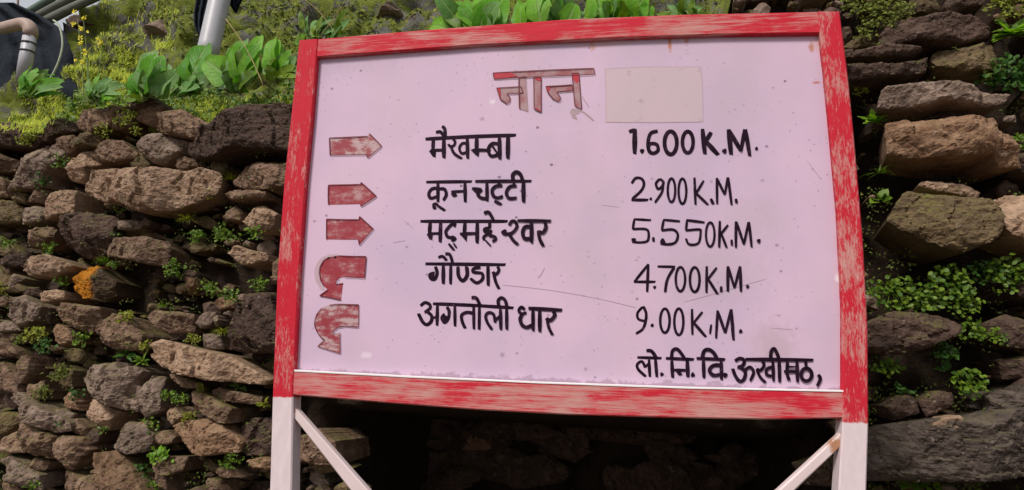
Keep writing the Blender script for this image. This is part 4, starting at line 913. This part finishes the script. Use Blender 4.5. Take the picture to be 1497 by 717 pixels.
# small weeds growing out of the wall joints
def weed(px, py, rad, label, style='round', mat='weed', n=26, leaf=6, off=.05, droop=0., seed=None, cat='weed'):
    rn = random.Random(seed if seed is not None else int(px*7+py*13))
    root = on_wall(px, py, off-.05); sc = root.y/F; V, Fc, mi = [], [], []
    for k in range(n):
        if style == 'blade':
            d = Vector((rn.uniform(-.9, .9), rn.uniform(-1., -.1), rn.uniform(.1, 1.)-droop)); L = rad*sc*rn.uniform(.7, 1.3)
            add_leaf(V, Fc, root+Vector((rn.uniform(-.2, .2)*rad*sc, 0, 0)), d, Vector((0, -.4, 1)), L, leaf*sc*.5, rn.uniform(.4, 1.4), 'blade', 4)
        elif style == 'broad':
            d = Vector((rn.uniform(-1, 1), rn.uniform(-.9, -.1), rn.uniform(-.1, 1.)-droop)).normalized(); L = rad*sc*rn.uniform(.6, 1.1)
            add_leaf(V, Fc, root+d*.01, d, Vector((rn.uniform(-.3, .3), -.7, .9)), L, leaf*sc*rn.uniform(.9, 1.4), rn.uniform(.3, 1.1), 'oval', 4, .03)
        else:
            an = rn.uniform(0, 2*math.pi); q = math.sqrt(rn.random())
            tip = root+E1*(math.cos(an)*q*rad*sc)+E2*(math.sin(an)*q*rad*sc*.8-droop*rad*sc*rn.random())+WN*rn.uniform(.01, .05+.3*rad*sc)
            if rn.random() < .5:
                tube(V, Fc, curve(root, tip, (0, -.01, .01), 3), .0012, .0008, 3)
            nl = 1 if style == 'round' else 3
            for j in range(nl):
                add_leaf(V, Fc, tip+Vector((rn.uniform(-1, 1), 0, rn.uniform(-1, 1)))*leaf*sc*.5, rnd_dir(rn, -.1), Vector((rn.uniform(-.6, .6), -1, rn.uniform(0, 1.2))), leaf*sc*rn.uniform(.7, 1.5), leaf*sc*rn.uniform(.7, 1.15), rn.uniform(-.2, .7), 'round' if style == 'round' else 'oval', 3)
    tag(obj('wall_weed', V, Fc, LF[mat], origin=root, smooth=True), label, cat, 'weeds rooted in the joints of the stone wall')
WEEDS = [
 (95,240,15,'small green weed under the steep slanting slab',  'mix','weed',26,4), (70,268,13,'leafy green weed at the right foot of the pale slanting slab','round','dark',34,6), (42,275,9,'olive tuft on the lower tip of the slanting slab','mix','yellow',16,4),
 (50,208,14,'yellowish weed below the grassy left edge of the wall','mix','yellow',24,5), (118,182,9,'bright round leaf growing on the wall top near the left','broad','broad',5,8), (92,182,8,'sprig between two dark top stones','mix','yellow',12,3),
 (195,176,20,'large yellow green sprig hanging over the wall top','mix','yellow',46,5), (160,195,13,'moss sprig above the brown three-sided stone','mix','yellow',26,4), (205,196,9,'small yellow weed beside the grey sloping stone','mix','yellow',16,3),
 (385,222,20,'fern-like weed in the gap under the big dark top slab','mix','blue',26,4), (340,264,16,'bright yellow green tuft at the right end of the tan slab','blade','yellow',34,6), (378,262,8,'tiny weed on the flat stone beside the red post','round','dark',10,4),
 (312,290,9,'tuft at the lower right corner of the tan slab','mix','yellow',18,4), (274,322,17,'pale grassy tuft below the tan slab','blade','yellow',34,5), (293,348,14,'green sprig under the pale grassy tuft','mix','weed',26,4), (335,345,17,'round-leaved weed in the dark hollow near the post','round','weed',34,6),
 (378,345,14,'green weed beside the red post at the upper hollow','round','weed',22,6), (262,395,16,'hanging yellow weed on the dark earth by the hollow','mix','weed',34,4), (182,310,5,'single sprout under the tan slab','round','weed',6,4),
 (178,345,4,'tiny sprout under the dark block','round','weed',5,4), (155,384,15,'green tuft above the orange lichen stone','blade','weed',26,6), (175,390,8,'little leaves right of the tuft over the orange stone','mix','weed',12,4), (98,410,11,'bright sprout left of the orange lichen stone','round','weed',18,6),
 (80,366,12,'green weed above the pale knobbly stone','round','weed',16,7), (20,358,12,'olive weed at the far left below the grey block','mix','weed',20,4), (12,425,11,'yellow weed at the left edge beside a grey stone','mix','yellow',20,4),
 (62,490,15,'bright yellow green tuft left of the ochre knob','mix','yellow',36,5), (75,508,13,'dark green leaves below the yellow green tuft','round','dark',28,6), (128,496,13,'green weed right of the ochre knob','round','weed',24,6), (38,497,10,'dull yellow moss sprig at the left edge','mix','moss',30,3),
 (193,466,12,'yellow green tuft above the brown rough block','mix','yellow',26,5), (222,505,8,'small tuft left of the long slanting slab','mix','yellow',14,4), (326,485,13,'bright yellow tuft beside the rough dark block','blade','yellow',34,5), (290,498,10,'moss sprig above the long slanting slab','mix','yellow',24,3),
 (345,435,16,'green weed over the rough dark block','round','weed',30,5), (315,424,13,'green leaves left of the rough dark block','mix','weed',26,4), (385,418,14,'weed in the hollow next to the red post','mix','weed',26,4), (240,448,12,'weed on the flat brown stone below the hollow','blade','weed',16,6),
 (209,530,12,'bright sprig over the big rounded grey stone','broad','weed',10,6), (185,520,18,'dark drooping leaves over the big rounded grey stone','broad','dark',12,5), (120,575,10,'dark leaves left of the big rounded grey stone','round','dark',16,6), (72,575,14,'mossy olive strand hanging among left stones','mix','moss',34,3), (100,545,16,'brown green moss strand above the small pointed stone','mix','moss',40,3),
 (162,628,6,'tiny sprout under the tan wedge','round','weed',8,5), (97,620,6,'tiny dark sprout on the long diagonal stone','round','dark',9,5), (225,622,14,'bright green weed beside the pale square stone','round','weed',34,5), (246,665,16,'large bright weed in the lower dark hollow','round','broad',26,8),
 (215,690,17,'dark trailing leaves beside the reddish stone','round','dark',44,5), (235,712,13,'green weed at the bottom edge near the reddish stone','mix','weed',24,5), (60,705,12,'green leaves at the bottom left between stones','round','weed',22,5), (5,700,8,'leaf at the bottom left corner','round','weed',8,6),
 (350,567,11,'pale star-shaped weed on the flat stone by the left post','broad','blue',7,6), (302,569,9,'yellow green tuft on the small flat stone','mix','yellow',18,4), (272,583,9,'green sprig on the wedge stone','mix','weed',16,4), (387,592,10,'yellow sprout beside the left post','broad','yellow',8,5), (283,608,8,'yellow sprig above the rusty stone','mix','yellow',14,4),
 (345,672,13,'small green weed below the rusty stone','mix','weed',24,4), (255,578,8,'tuft under the long slanting slab','mix','weed',14,4),
 (470,604,26,'dark weeds hanging in the shade under the left corner of the board','mix','dark',40,4),  # leaf colour also taken darker, for the shade below the board
 # right
 (1275,182,20,'broad-leaved green weed beside the right post','broad','broad',14,9), (1288,255,24,'straggly weed with dry threads right of the post','blade','weed',30,5), (1285,295,17,'round-leaved weed beside the oval boulder','broad','weed',9,14), (1255,135,10,'yellow sprig behind the top of the right post','mix','yellow',18,4),
 (1290,30,34,'moss cushion on the wall top right of the sign','mix','moss',150,4), (1255,12,26,'yellow green moss above the right corner of the sign','mix','moss',110,4), (1262,55,14,'dry brown sprig behind the right corner','mix','moss',40,3),
 (1300,430,26,'clump of small round leaves right of the post','round','weed',80,7), (1345,440,20,'round-leaved creeper below the oval boulder','round','weed',60,7), (1385,415,26,'bright round-leaved clump under the oval boulder','round','weed',85,7), (1400,445,20,'low creeper over the brown earth','round','weed',60,6),
 (1470,405,28,'round-leaved clump at the right edge','round','weed',90,7), (1432,400,18,'sparse creeper between the two right clumps','round','dark',36,6), (1415,485,16,'round leaves at the pointed end of the brown slab','round','weed',44,6), (1410,560,20,'trailing creeper above the huge layered slab','round','weed',50,7), (1450,492,10,'small creeper sprig on the dark block','round','weed',18,6),
 (1290,535,16,'round-leaved weed beside the lower right post','round','weed',36,7), (1375,515,15,'dull creeper under the brown slab','mix','dark',24,5), (1315,572,11,'tiny creeper leaves on the layered slab edge','round','dark',18,5), (1385,545,16,'pointed pale leaf hanging under the creeper','broad','dark',5,8),
 (1330,708,18,'broad bright weed at the bottom right','broad','weed',14,8), (1360,712,12,'small weed at the bottom beside the broad one','broad','weed',9,6),
 (1475,55,32,'star-leaved green shrub at the upper right edge','broad','broad',40,9), (1470,120,34,'dark green leafy weed at the right edge beside flat slabs','mix','dark',80,7), (1465,15,28,'yellow green moss at the top right corner','mix','yellow',90,4), (1487,215,14,'green sprig right of the orange brown block','mix','weed',24,5), (1440,115,16,'mossy sprig at the end of the dark slab','mix','moss',44,4),
]
for wd in WEEDS:
    px, py, rad, label, style, mat, n, leaf = wd
    if px > 1240 and style == 'round': n = int(n*1.6); leaf *= .78; rad *= 1.08
    if px < 430: n = int(n*1.7); leaf *= .8; rad *= 1.15
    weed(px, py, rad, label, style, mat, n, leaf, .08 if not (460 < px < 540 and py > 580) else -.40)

# moss and tiny seedlings in the joints of the wall
rn = random.Random(21); V, Fc = [], []
for k in range(5200):
    px, py = (rn.uniform(-20, 425), rn.uniform(175, 720)) if rn.random() < .72 else (rn.uniform(1255, 1500), rn.uniform(10, 720))
    if noise.fractal(Vector((px*.02, py*.025, 6)), .9, 2, 3)+rn.uniform(-.2, .2) < .12: continue
    if any(inpoly(px, py, p) for p in allpx): 
        if rn.random() < .8: continue
        off = .09
    else: off = rn.uniform(-.06, .02)
    p = on_wall(px, py, off)
    for j in range(4):
        L = rn.uniform(.005, .013); q = p+Vector((rn.uniform(-.02, .02), rn.uniform(-.015, .015), rn.uniform(-.012, .012)))
        add_leaf(V, Fc, q, rnd_dir(rn), Vector((rn.uniform(-.5, .5), -1, .6)), L, L*rn.uniform(.4, .9), rn.uniform(0, 1), 'oval', 2)
tag(obj('joint_moss', V, Fc, LF['joint'], smooth=True), kind='stuff')
# grass on the ledge and moss on the bank: nobody could count it
rn = random.Random(11); V, Fc = [], []
xs0, xs1 = on_wall(-60, 180).x, on_wall(1010, 100).x
def surf(x, s):
    p = hill_pt(x, s); a = sstep(0, .5, s); q = p.copy()
    d = .16*noise.fractal(q*2.6, 1, 2.1, 5)*a + .05*noise.fractal(q*9+Vector((5, 3, 1)), .9, 2.1, 4)*(.3+.7*a)
    c = abs(noise.noise(q*3.2+Vector((9, 2, 4)))); d -= .09*a*max(0, .22-c)/.22
    return q+Vector((0, -.8, .5))*d
for k in range(66000):
    x = rn.uniform(xs0, xs1) if k < 46000 else rn.uniform(xs0, on_wall(110, 150).x); s = rn.uniform(-.05, .30)*(1 if rn.random() < .8 else 1.5)*(3.6 if x < on_wall(120, 150).x else 1)
    if noise.noise(Vector((x*5, s*9, 3)))+rn.uniform(-.4, .5) < -.1: continue
    p = surf(x, max(0, s)); 
    if s < 0: p.y += s; 
    L = rn.uniform(.02, .06); d = Vector((rn.uniform(-.7, .7), rn.uniform(-.9, .3), 1))
    add_leaf(V, Fc, p-Vector((0, 0, .004)), d, Vector((0, -1, .2)), L, rn.uniform(.004, .010), rn.uniform(.2, 1.3), 'blade' if rn.random() < .6 else 'oval', 2)
tag(obj('grass', V, Fc, LF['grass'], smooth=True), kind='stuff')
V, Fc = [], []
for k in range(5200):                                       # low leafy ground cover between the plants
    x = rn.uniform(on_wall(95, 150).x*1.1, xs1); s = rn.uniform(.08, .42)
    if noise.noise(Vector((x*6, s*8, 8)))+rn.uniform(-.3, .3) < -.02: continue
    p = surf(x, s); top = p+Vector((rn.uniform(-.02, .02), rn.uniform(-.05, 0), rn.uniform(.005, .07)))
    L = rn.uniform(.012, .035)
    for j in range(2):
        add_leaf(V, Fc, top+Vector((rn.uniform(-.012, .012), 0, rn.uniform(-.01, .01))), Vector((rn.uniform(-1, 1), rn.uniform(-1, .2), rn.uniform(-.3, 1))), Vector((rn.uniform(-.4, .4), -1, .5)), L, L*rn.uniform(.4, .75), rn.uniform(0, .9), 'oval', 3)
tag(obj('ground_cover', V, Fc, LF['weed'], smooth=True), kind='stuff')
V, Fc = [], []
for k in range(26000):
    x = rn.uniform(XL+.38, 1.75); s = rn.uniform(.2, 1.9)
    p = surf(x, s)
    if noise.fractal(p*3.4+Vector((2, 8, 1)), 1, 2, 4)+rn.uniform(-.12, .12) < .08: continue
    L = rn.uniform(.014, .04); d = Vector((rn.uniform(-1, 1), rn.uniform(-1, 0), rn.uniform(-.2, 1)))
    add_leaf(V, Fc, p, d, Vector((rn.uniform(-.5, .5), -1, .4)), L, L*rn.uniform(.4, .8), rn.uniform(0, 1), 'oval', 2)
tag(obj('moss', V, Fc, LF['moss'], smooth=True), kind='stuff')

# broad-leaved plants on the ledge: every leaf a part
def plant(name, label, cat, px, py, y, leaves, mat='broad', group=None, shape='dock'):
    root = at_y(px, py, y); t = empty(name, root, label, cat, group); rn = random.Random(int(px*3+py))
    more = []
    for lf in leaves:
        bx, by, tx, ty, wpx, face, mt = lf; more.append((bx, by, tx, ty, wpx*(1.35 if shape == 'oval' else 1.75), face, mt))
        for _ in range(2):
          k = rn.uniform(.45, .9); q = rn.uniform(-.35, .35)*abs(ty-by)
          more.append((bx+rn.uniform(-9, 9), by+rn.uniform(-2, 8), bx+(tx-bx)*k+q+rn.uniform(-8, 8), by+(ty-by)*k+rn.uniform(-4, 4), wpx*rn.uniform(.8, 1.5), face+rn.uniform(-.5, .5), rn.choice((mt, None, 'blue', 'weed'))))
    for (bx, by, tx, ty, wpx, face, mt) in more:
        p0 = at_y(bx, by, y+rn.uniform(-.03, .03)); p1 = at_y(tx, ty, y-rn.uniform(-.05, .10))
        d = p1-p0; L = d.length; sc = y/F
        V, Fc = [], []
        nm = Vector((face, -1, .25)); curl = rn.uniform(.4, 1.25)
        st = p0+d*.02
        # lift the blade so that its tip comes back to the wanted place
        dd = (d.normalized()+Vector((0, -.25, .35))*curl*.5)
        add_leaf(V, Fc, st, dd, nm, L*1.06, wpx*sc, curl, shape, 12, rn.uniform(.02, .06), rn.uniform(.1, .45), rn)
        V2, F2 = [], []; 
        tube(V2, F2, [root, p0.lerp(root, .5)+Vector((0, .01, 0)), p0, st+dd.normalized()*.02], .005, .0035, 5)
        nb_ = len(V); b = len(V); nl = len(Fc); V += V2; Fc += [tuple(i+b for i in f) for f in F2]
        lo_ = obj('leaf', V, Fc, [LF[mt or mat], LF['stem']], t, smooth=True, mi=[0]*nl+[1]*len(F2))
        ca = lo_.data.attributes.new('blade', 'FLOAT_VECTOR', 'POINT')
        for k in range(len(V)): ca.data[k].vector = ((1. if k % 3 == 1 else 0.), (k//3)/max(1, nb_//3-1), 0) if k < nb_ else (0, 0, 0)
    return t
G_ = 'broad-leaved plants along the top of the wall'
plant('broad_leaf_plant', 'low lettuce-like rosette under the elbow pipe at far left', 'plant', 42, 138, 2.74, [
 (40,135,26,95,16,-.4,None),(44,135,48,98,16,.2,None),(40,136,8,114,14,-.8,None),(46,136,74,118,20,.6,None),(42,136,30,112,20,-.2,None),(46,134,60,104,15,.4,'weed'),(50,137,78,126,12,.7,'blue'),(36,137,14,126,12,-.7,None),(60,137,44,120,14,0,None)], 'broad', G_)
plant('broad_leaf_plant', 'grey green drooping plant below the yellow flower stalks', 'plant', 140, 150, 2.72, [
 (140,138,112,116,12,-.5,'blue'),(142,136,130,108,12,-.3,'broad'),(144,136,160,112,13,.3,'blue'),(146,138,172,124,12,.7,'blue'),(140,146,120,134,11,-.5,'weed'),(150,146,166,136,11,.6,'broad'),(146,150,152,138,15,0,'broad')], 'blue', G_)
plant('broad_leaf_plant', 'tall plant with two upright glossy leaves left of the grey pipe', 'plant', 216, 142, 2.70, [
 (212,138,214,82,34,-.2,None),(218,136,216,62,26,.3,'blue'),(206,138,182,100,24,-.6,None),(222,136,246,92,26,.6,'blue'),(224,138,250,120,16,.7,'blue'),(206,142,176,146,14,-.8,'weed'),(200,140,186,126,16,-.5,None)], 'broad', G_)
plant('broad_leaf_plant', 'wide-leaved plant just in front of the grey pipe', 'plant', 276, 138, 2.72, [
 (276,130,250,86,28,-.5,None),(280,126,296,56,32,.2,None),(284,130,262,104,22,-.4,'blue'),(270,134,290,112,20,.4,'blue'),(266,136,250,122,20,-.6,'blue'),(290,134,270,118,18,0,'weed'),(288,128,308,80,26,.5,None)], 'broad', G_)
plant('broad_leaf_plant', 'big spreading leaf plant right of the grey pipe', 'plant', 338, 134, 2.68, [
 (345,122,292,86,34,-.2,None),(340,118,352,60,28,.4,None),(348,116,346,38,22,.1,'blue'),(352,120,388,92,22,.5,'blue'),(356,118,322,72,24,-.4,'blue'),(360,122,378,44,20,.3,None),(330,130,318,106,20,-.3,'dark'),(350,128,330,112,22,0,'dark'),(345,110,366,66,24,.2,None)], 'broad', G_)
plant('broad_leaf_plant', 'dense leafy plant against the left red post', 'plant', 404, 122, 2.66, [
 (398,108,378,46,18,-.2,None),(402,106,396,52,16,.1,None),(408,106,420,58,16,.3,None),(404,104,408,62,14,0,'broad'),(398,110,380,78,16,-.4,'blue'),(412,110,430,84,16,.5,'blue'),(404,114,392,88,18,0,'weed'),(410,116,424,98,14,.4,'weed')], 'broad', G_)
plant('leafy_herb', 'pale small-leaved herb above the left corner of the board', 'plant', 470, 80, 2.72, [
 (452,52,438,26,9,-.4,'blue'),(456,48,466,16,9,.2,'blue'),(466,48,484,22,9,.5,'weed'),(470,52,496,34,8,.6,'blue'),(450,58,428,44,9,-.5,'weed'),(476,56,504,46,8,.7,'weed'),(462,56,452,36,9,-.1,'weed'),(440,62,430,62,12,-.4,'broad'),(486,54,512,26,9,.4,'blue'),(446,40,432,14,9,-.3,'weed'),(490,44,500,16,8,.3,'weed')], 'weed', G_, 'oval')
plant('broad_leaf_plant', 'big glossy leaves rising over the top rail, left of its middle', 'plant', 690, 70, 2.62, [
 (670,50,622,34,26,-.6,None),(690,46,650,2,36,-.3,None),(700,46,700,-26,44,.1,None),(705,44,744,-12,36,.4,None),(690,48,720,22,30,.4,'blue'),(680,40,632,-4,22,-.5,'blue'),(712,44,742,20,30,.6,None)], 'broad', G_)
plant('broad_leaf_plant', 'upright glossy leaf cluster over the middle of the top rail', 'plant', 800, 60, 2.62, [
 (770,40,752,-12,26,-.4,None),(790,36,782,-22,28,0,None),(805,34,812,-24,24,.2,None),(778,36,768,4,18,-.2,'blue'),(818,36,838,-10,28,.5,'dark'),(812,36,816,2,18,.2,'blue'),(826,38,846,4,22,.5,None)], 'broad', G_)
plant('broad_leaf_plant', 'rounded leaf cluster over the top rail, right of its middle', 'plant', 900, 55, 2.62, [
 (880,34,868,-22,28,-.3,None),(890,30,896,-26,30,.1,None),(905,30,924,-20,32,.4,None),(915,32,948,-6,28,.5,None),(872,34,858,2,20,-.5,'blue'),(930,34,960,8,22,.7,None),(896,34,888,8,22,-.1,'blue')], 'broad', G_)
plant('leafy_herb', 'slender arching herb at the right end of the leaf row', 'plant', 1002, 50, 2.62, [
 (1000,24,972,6,8,-.5,'blue'),(1000,22,988,-8,8,-.2,'weed'),(1004,20,1004,-16,8,0,'weed'),(1006,22,1036,6,8,.5,'blue'),(1004,26,1024,-10,8,.4,'weed'),(996,28,960,18,9,-.6,'blue'),(1010,28,1040,20,8,.6,'weed')], 'weed', G_, 'oval')
# yellow flower stalks
fl = empty('flowering_stalk', at_y(128, 150, 2.8), 'thin plant with spikes of small yellow flowers near the left pipe', 'plant')
rn = random.Random(5)
for (bx, by, tx, ty) in ((122,150,112,20), (128,150,122,30), (126,150,128,80), (136,150,150,55)):
    V, Fc = [], []; tube(V, Fc, curve(at_y(bx, by, 2.8), at_y(tx, ty, 2.8), (.01, 0, 0)), .003, .0015, 5); obj('stem', V, Fc, LF['stem'], fl)
for (x, y, r_px, n) in ((110,18,5,12),(123,27,6,18),(109,36,5,14),(120,43,6,18),(119,56,5,14),(120,63,6,18),(125,77,7,24),(148,64,6,16),(144,58,4,8),(111,88,4,8),(122,92,5,12),(130,48,3,5)):
    V, Fc = [], []; c0 = at_y(x, y, 2.79)
    for k in range(n):
        d = Vector((rn.uniform(-1, 1), rn.uniform(-1, .2), rn.uniform(-1, 1))); q = c0+d*r_px*.6*2.8/F
        add_leaf(V, Fc, q, Vector((rn.uniform(-1, 1), -.4, rn.uniform(-1, 1))), Vector((rn.uniform(-.4, .4), -1, .4)), .010, .009, .3, 'round', 3)
    obj('flower', V, Fc, LF['flower'], fl)
# dry stalks
for i, (a, b, y, lab) in enumerate([((330,28),(386,128),2.6,'pale dry stalk leaning right of the grey pipe'), ((437,-6),(492,52),2.55,'thin dry stalk falling towards the top left of the board'), ((508,-4),(466,56),2.58,'thin dry stalk crossing above the left end of the top rail'), ((605,20),(578,44),2.58,'short straw on the bank over the top rail')]):
    V, Fc = [], []; tube(V, Fc, curve(at_y(*a, y), at_y(*b, y), (.012, 0, .012)), (.0022 if i == 0 else .0016), (.003 if i == 0 else .0015), 6)
    tag(obj('dry_stalk', V, Fc, LF['straw'], origin=at_y(*b, y), smooth=True), lab, 'stalk', 'dry plant stalks')

# rocks standing out of the mossy bank
def boulder(px, py, rx, ry, y, kind, label, seed):
    best = None
    for ix in np.linspace(on_wall(px, py).x*1.0-.1, on_wall(px, py).x*1.7+.1 if on_wall(px, py).x > 0 else on_wall(px, py).x*1.45-.1, 60):
        for s_ in np.linspace(.1, 2.0, 60):
            q = hill_pt(ix, s_); v = q-CAM
            vc = M3.transposed() @ v; qx, qy = CX+F*vc.x/-vc.z, CY-F*vc.y/-vc.z
            e = (qx-px)**2+(qy-py)**2
            if best is None or e < best[0]: best = (e, q)
    c = best[1]+Vector((0, .05, -.02)); y = c.y; sc = y/F; bm = bmesh.new(); bmesh.ops.create_icosphere(bm, subdivisions=5, radius=1)
    rr = random.Random(seed); cuts = [(Vector((rr.uniform(-1, 1), rr.uniform(-1, .3), rr.uniform(-1, 1))).normalized(), rr.uniform(.45, .8)) for _ in range(9)]
    for v in bm.verts:
        p = v.co.copy()
        for nn, dd in cuts:
            e = p.dot(nn)-dd
            if e > 0: p -= nn*e
        p *= 1+.10*noise.fractal(p*2.5+Vector((seed, 0, 0)), .9, 2.1, 5)
        v.co = Vector((p.x*rx*sc*1.25, p.y*.16, p.z*ry*sc*1.25))
    V = [c+v.co for v in bm.verts]; Fc = [[v.index for v in f.verts] for f in bm.faces]; bm.free()
    tag(obj('boulder', V, Fc, ST[kind], origin=c, smooth=True), label, 'rock', 'rocks in the mossy bank')
for i, b in enumerate([(232,40,34,20,3.12,'g','grey rock face in the moss left of the grey pipe'), (172,60,20,20,3.08,'n','small brownish rock behind the yellow flowers'), (118,26,34,20,3.35,'d','purplish dark rock under the leaning poles'),
      (570,14,26,12,2.98,'g','pale grey rock in the moss above the top rail'), (1168,10,44,14,2.62,'n','flat brown stone above the right end of the top rail')]):
    boulder(*b, i+3)

# ------------------------------------------------------------------ pipes, tarpaulin, poles, hose
PVC = NT('grey_plastic'); m = PVC; n1 = m.noise(9, 5, .6); n2 = m.noise(40, 4, .7)
c = m.mix(n1, (.34, .33, .36), (.46, .45, .48)); c = m.mix(m.math('MULTIPLY', m.ramp(n2, [(.55, 0.), (.7, 1.)]), .4), c, (.20, .17, .14)); m.col(c); m.rough(.45); PVC = m.m
PVT = simple('terracotta_plastic', (.36, .26, .22), .55, .3, .25, 12)
BLK = simple('black_rubber', (.02, .02, .025), .5, .4, .3)
TARP = NT('black_sheet'); m = TARP; n1 = m.noise(6, 5, .6, None, .6); m.col(m.mix(n1, (.006, .009, .014), (.028, .034, .046))); m.rough(.85); m.spec(.12); m.bump(n1, .8, .03); TARP = m.m
y = 2.95; p1 = at_y(330, -40, y); p0 = at_y(301, 90, y-.1)
gp = empty('drain_pipe', p0, 'thick pale grey drain pipe slanting down into the leaves, top left of the board', 'pipe')
V, Fc = [], []; tube(V, Fc, curve(p0, p1, (0, 0, 0), 6), .056, .056, 24); obj('pipe', V, Fc, PVC, gp, smooth=True)
V, Fc = [], []; q = p0.lerp(p1, .97); tube(V, Fc, [q, q.lerp(p1, 2.5)], .064, .064, 24); obj('collar', V, Fc, PVC, gp, smooth=True)
def cloth(name, label, cat, pts, y, mat, amp=.03, n=14):
    """a hanging sheet with folds filling an outline given by left and right edges from top to bottom"""
    V, Fc = [], []
    for i in range(n+1):
        t = i/n
        le = lerpl([(k/(len(pts)-1), p[0]) for k, p in enumerate(pts)], t); ri = lerpl([(k/(len(pts)-1), p[1]) for k, p in enumerate(pts)], t); yy = lerpl([(k/(len(pts)-1), p[2]) for k, p in enumerate(pts)], t)
        for j in range(n+1):
            x = le+(ri-le)*j/n; d = amp*math.sin(j*1.3+t*1.2)+amp*.8*noise.noise(Vector((j*.35, i*.3, le)))
            V.append(at_y(x, yy, y-d))
    nf = (n+1)**2
    V += [v+Vector((0, .004, 0)) for v in V]
    for i in range(n):
        for j in range(n):
            k = i*(n+1)+j; Fc.append((k, k+n+1, k+n+2, k+1)); Fc.append((nf+k, nf+k+1, nf+k+n+2, nf+k+n+1))
    return tag(obj(name, V, Fc, mat, origin=V[nf//2], smooth=True), label, cat)
cloth('plastic_sheet', 'black plastic strip hanging left of the thick grey pipe', 'plastic sheet', [(288,310,-30),(286,312,0),(283,306,20),(284,302,40),(292,300,56)], 3.02, TARP, .012)
cloth('plastic_sheet', 'pointed black plastic scrap right of the thick grey pipe', 'plastic sheet', [(322,362,-30),(330,356,-4),(336,350,8),(343,346,19)], 3.0, TARP, .012)
cloth('tarpaulin', 'large dark blue black sheet draped behind the elbow pipe, top left', 'tarpaulin', [(-120,20,4),(-120,62,24),(-120,92,44),(-120,106,80),(-120,112,120),(-120,122,165),(-120,122,215)], 3.45, TARP, .03, 26)
# elbow pipe
y = 3.05
ep = empty('elbow_pipe', at_y(36, 112, y), 'grey pipe with reddish elbow and black bands at the far left', 'pipe')
V, Fc = [], []; a, b = at_y(33, 118, y), at_y(44, 50, y); tube(V, Fc, [a, b], .038, .036, 20); obj('pipe', V, Fc, PVC, ep, smooth=True)
V, Fc = [], []; P = [at_y(44, 54, y)]+[at_y(33+12*math.cos(t), 45-10*math.sin(t), y) for t in np.linspace(.0, 1.75, 9)]+[at_y(18, 38, y+.05), at_y(2, 42, y+.12)]; tube(V, Fc, P, .040, .036, 20); obj('elbow', V, Fc, PVT, ep, smooth=True)
for t in (.60, .78, .95):
    V, Fc = [], []; tube(V, Fc, [a.lerp(b, t), a.lerp(b, t+.03)], .0405, .0405, 20); obj('band', V, Fc, BLK, ep, smooth=True)
V, Fc = [], []; P = [at_y(x, yy, 3.02) for x, yy in smooth_line([(72,118),(84,95),(91,70),(90,50),(85,36),(78,30)])]; tube(V, Fc, P, .006, .006, 8)
tag(obj('hose', V, Fc, simple('pale_hose', (.36, .40, .30), .5), origin=P[0], smooth=True), 'thin pale hose curving down right of the elbow pipe', 'hose')
WOOD = simple('weathered_wood', (.13, .13, .11), .85, .2, .4, 20, .5, .01); GW = simple('greenish_wood', (.11, .15, .12), .8, .2, .35, 20, .4, .01)
for (a, b, r, mt, lab) in [((36,22),(120,-26),.028,GW,'leftmost of the leaning poles by the white sky'), ((52,26),(142,-20),.03,WOOD,'middle leaning pole above the dark sheet'), ((66,32),(165,-14),.034,WOOD,'rightmost leaning pole, nearest the purplish rock')]:
    V, Fc = [], []; tube(V, Fc, curve(at_y(*a, 3.6), at_y(*b, 3.7), (0, 0, .01)), r, r*.85, 10)
    tag(obj('wooden_pole', V, Fc, mt, origin=at_y(*a, 3.6), smooth=True), lab, 'pole', 'leaning poles at the top left')
V, Fc = [], []; tube(V, Fc, [at_y(25, 60, 3.7), at_y(27, -30, 3.7)], .008, .008, 8)
tag(obj('metal_rod', V, Fc, simple('rusty_rod', (.16, .09, .07), .7), origin=V[0], smooth=True), 'thin rusty rod standing against the white sky', 'rod')

for o in bpy.data.objects:
    for k in ('_o', '_n'):
        if k in o: del o[k]
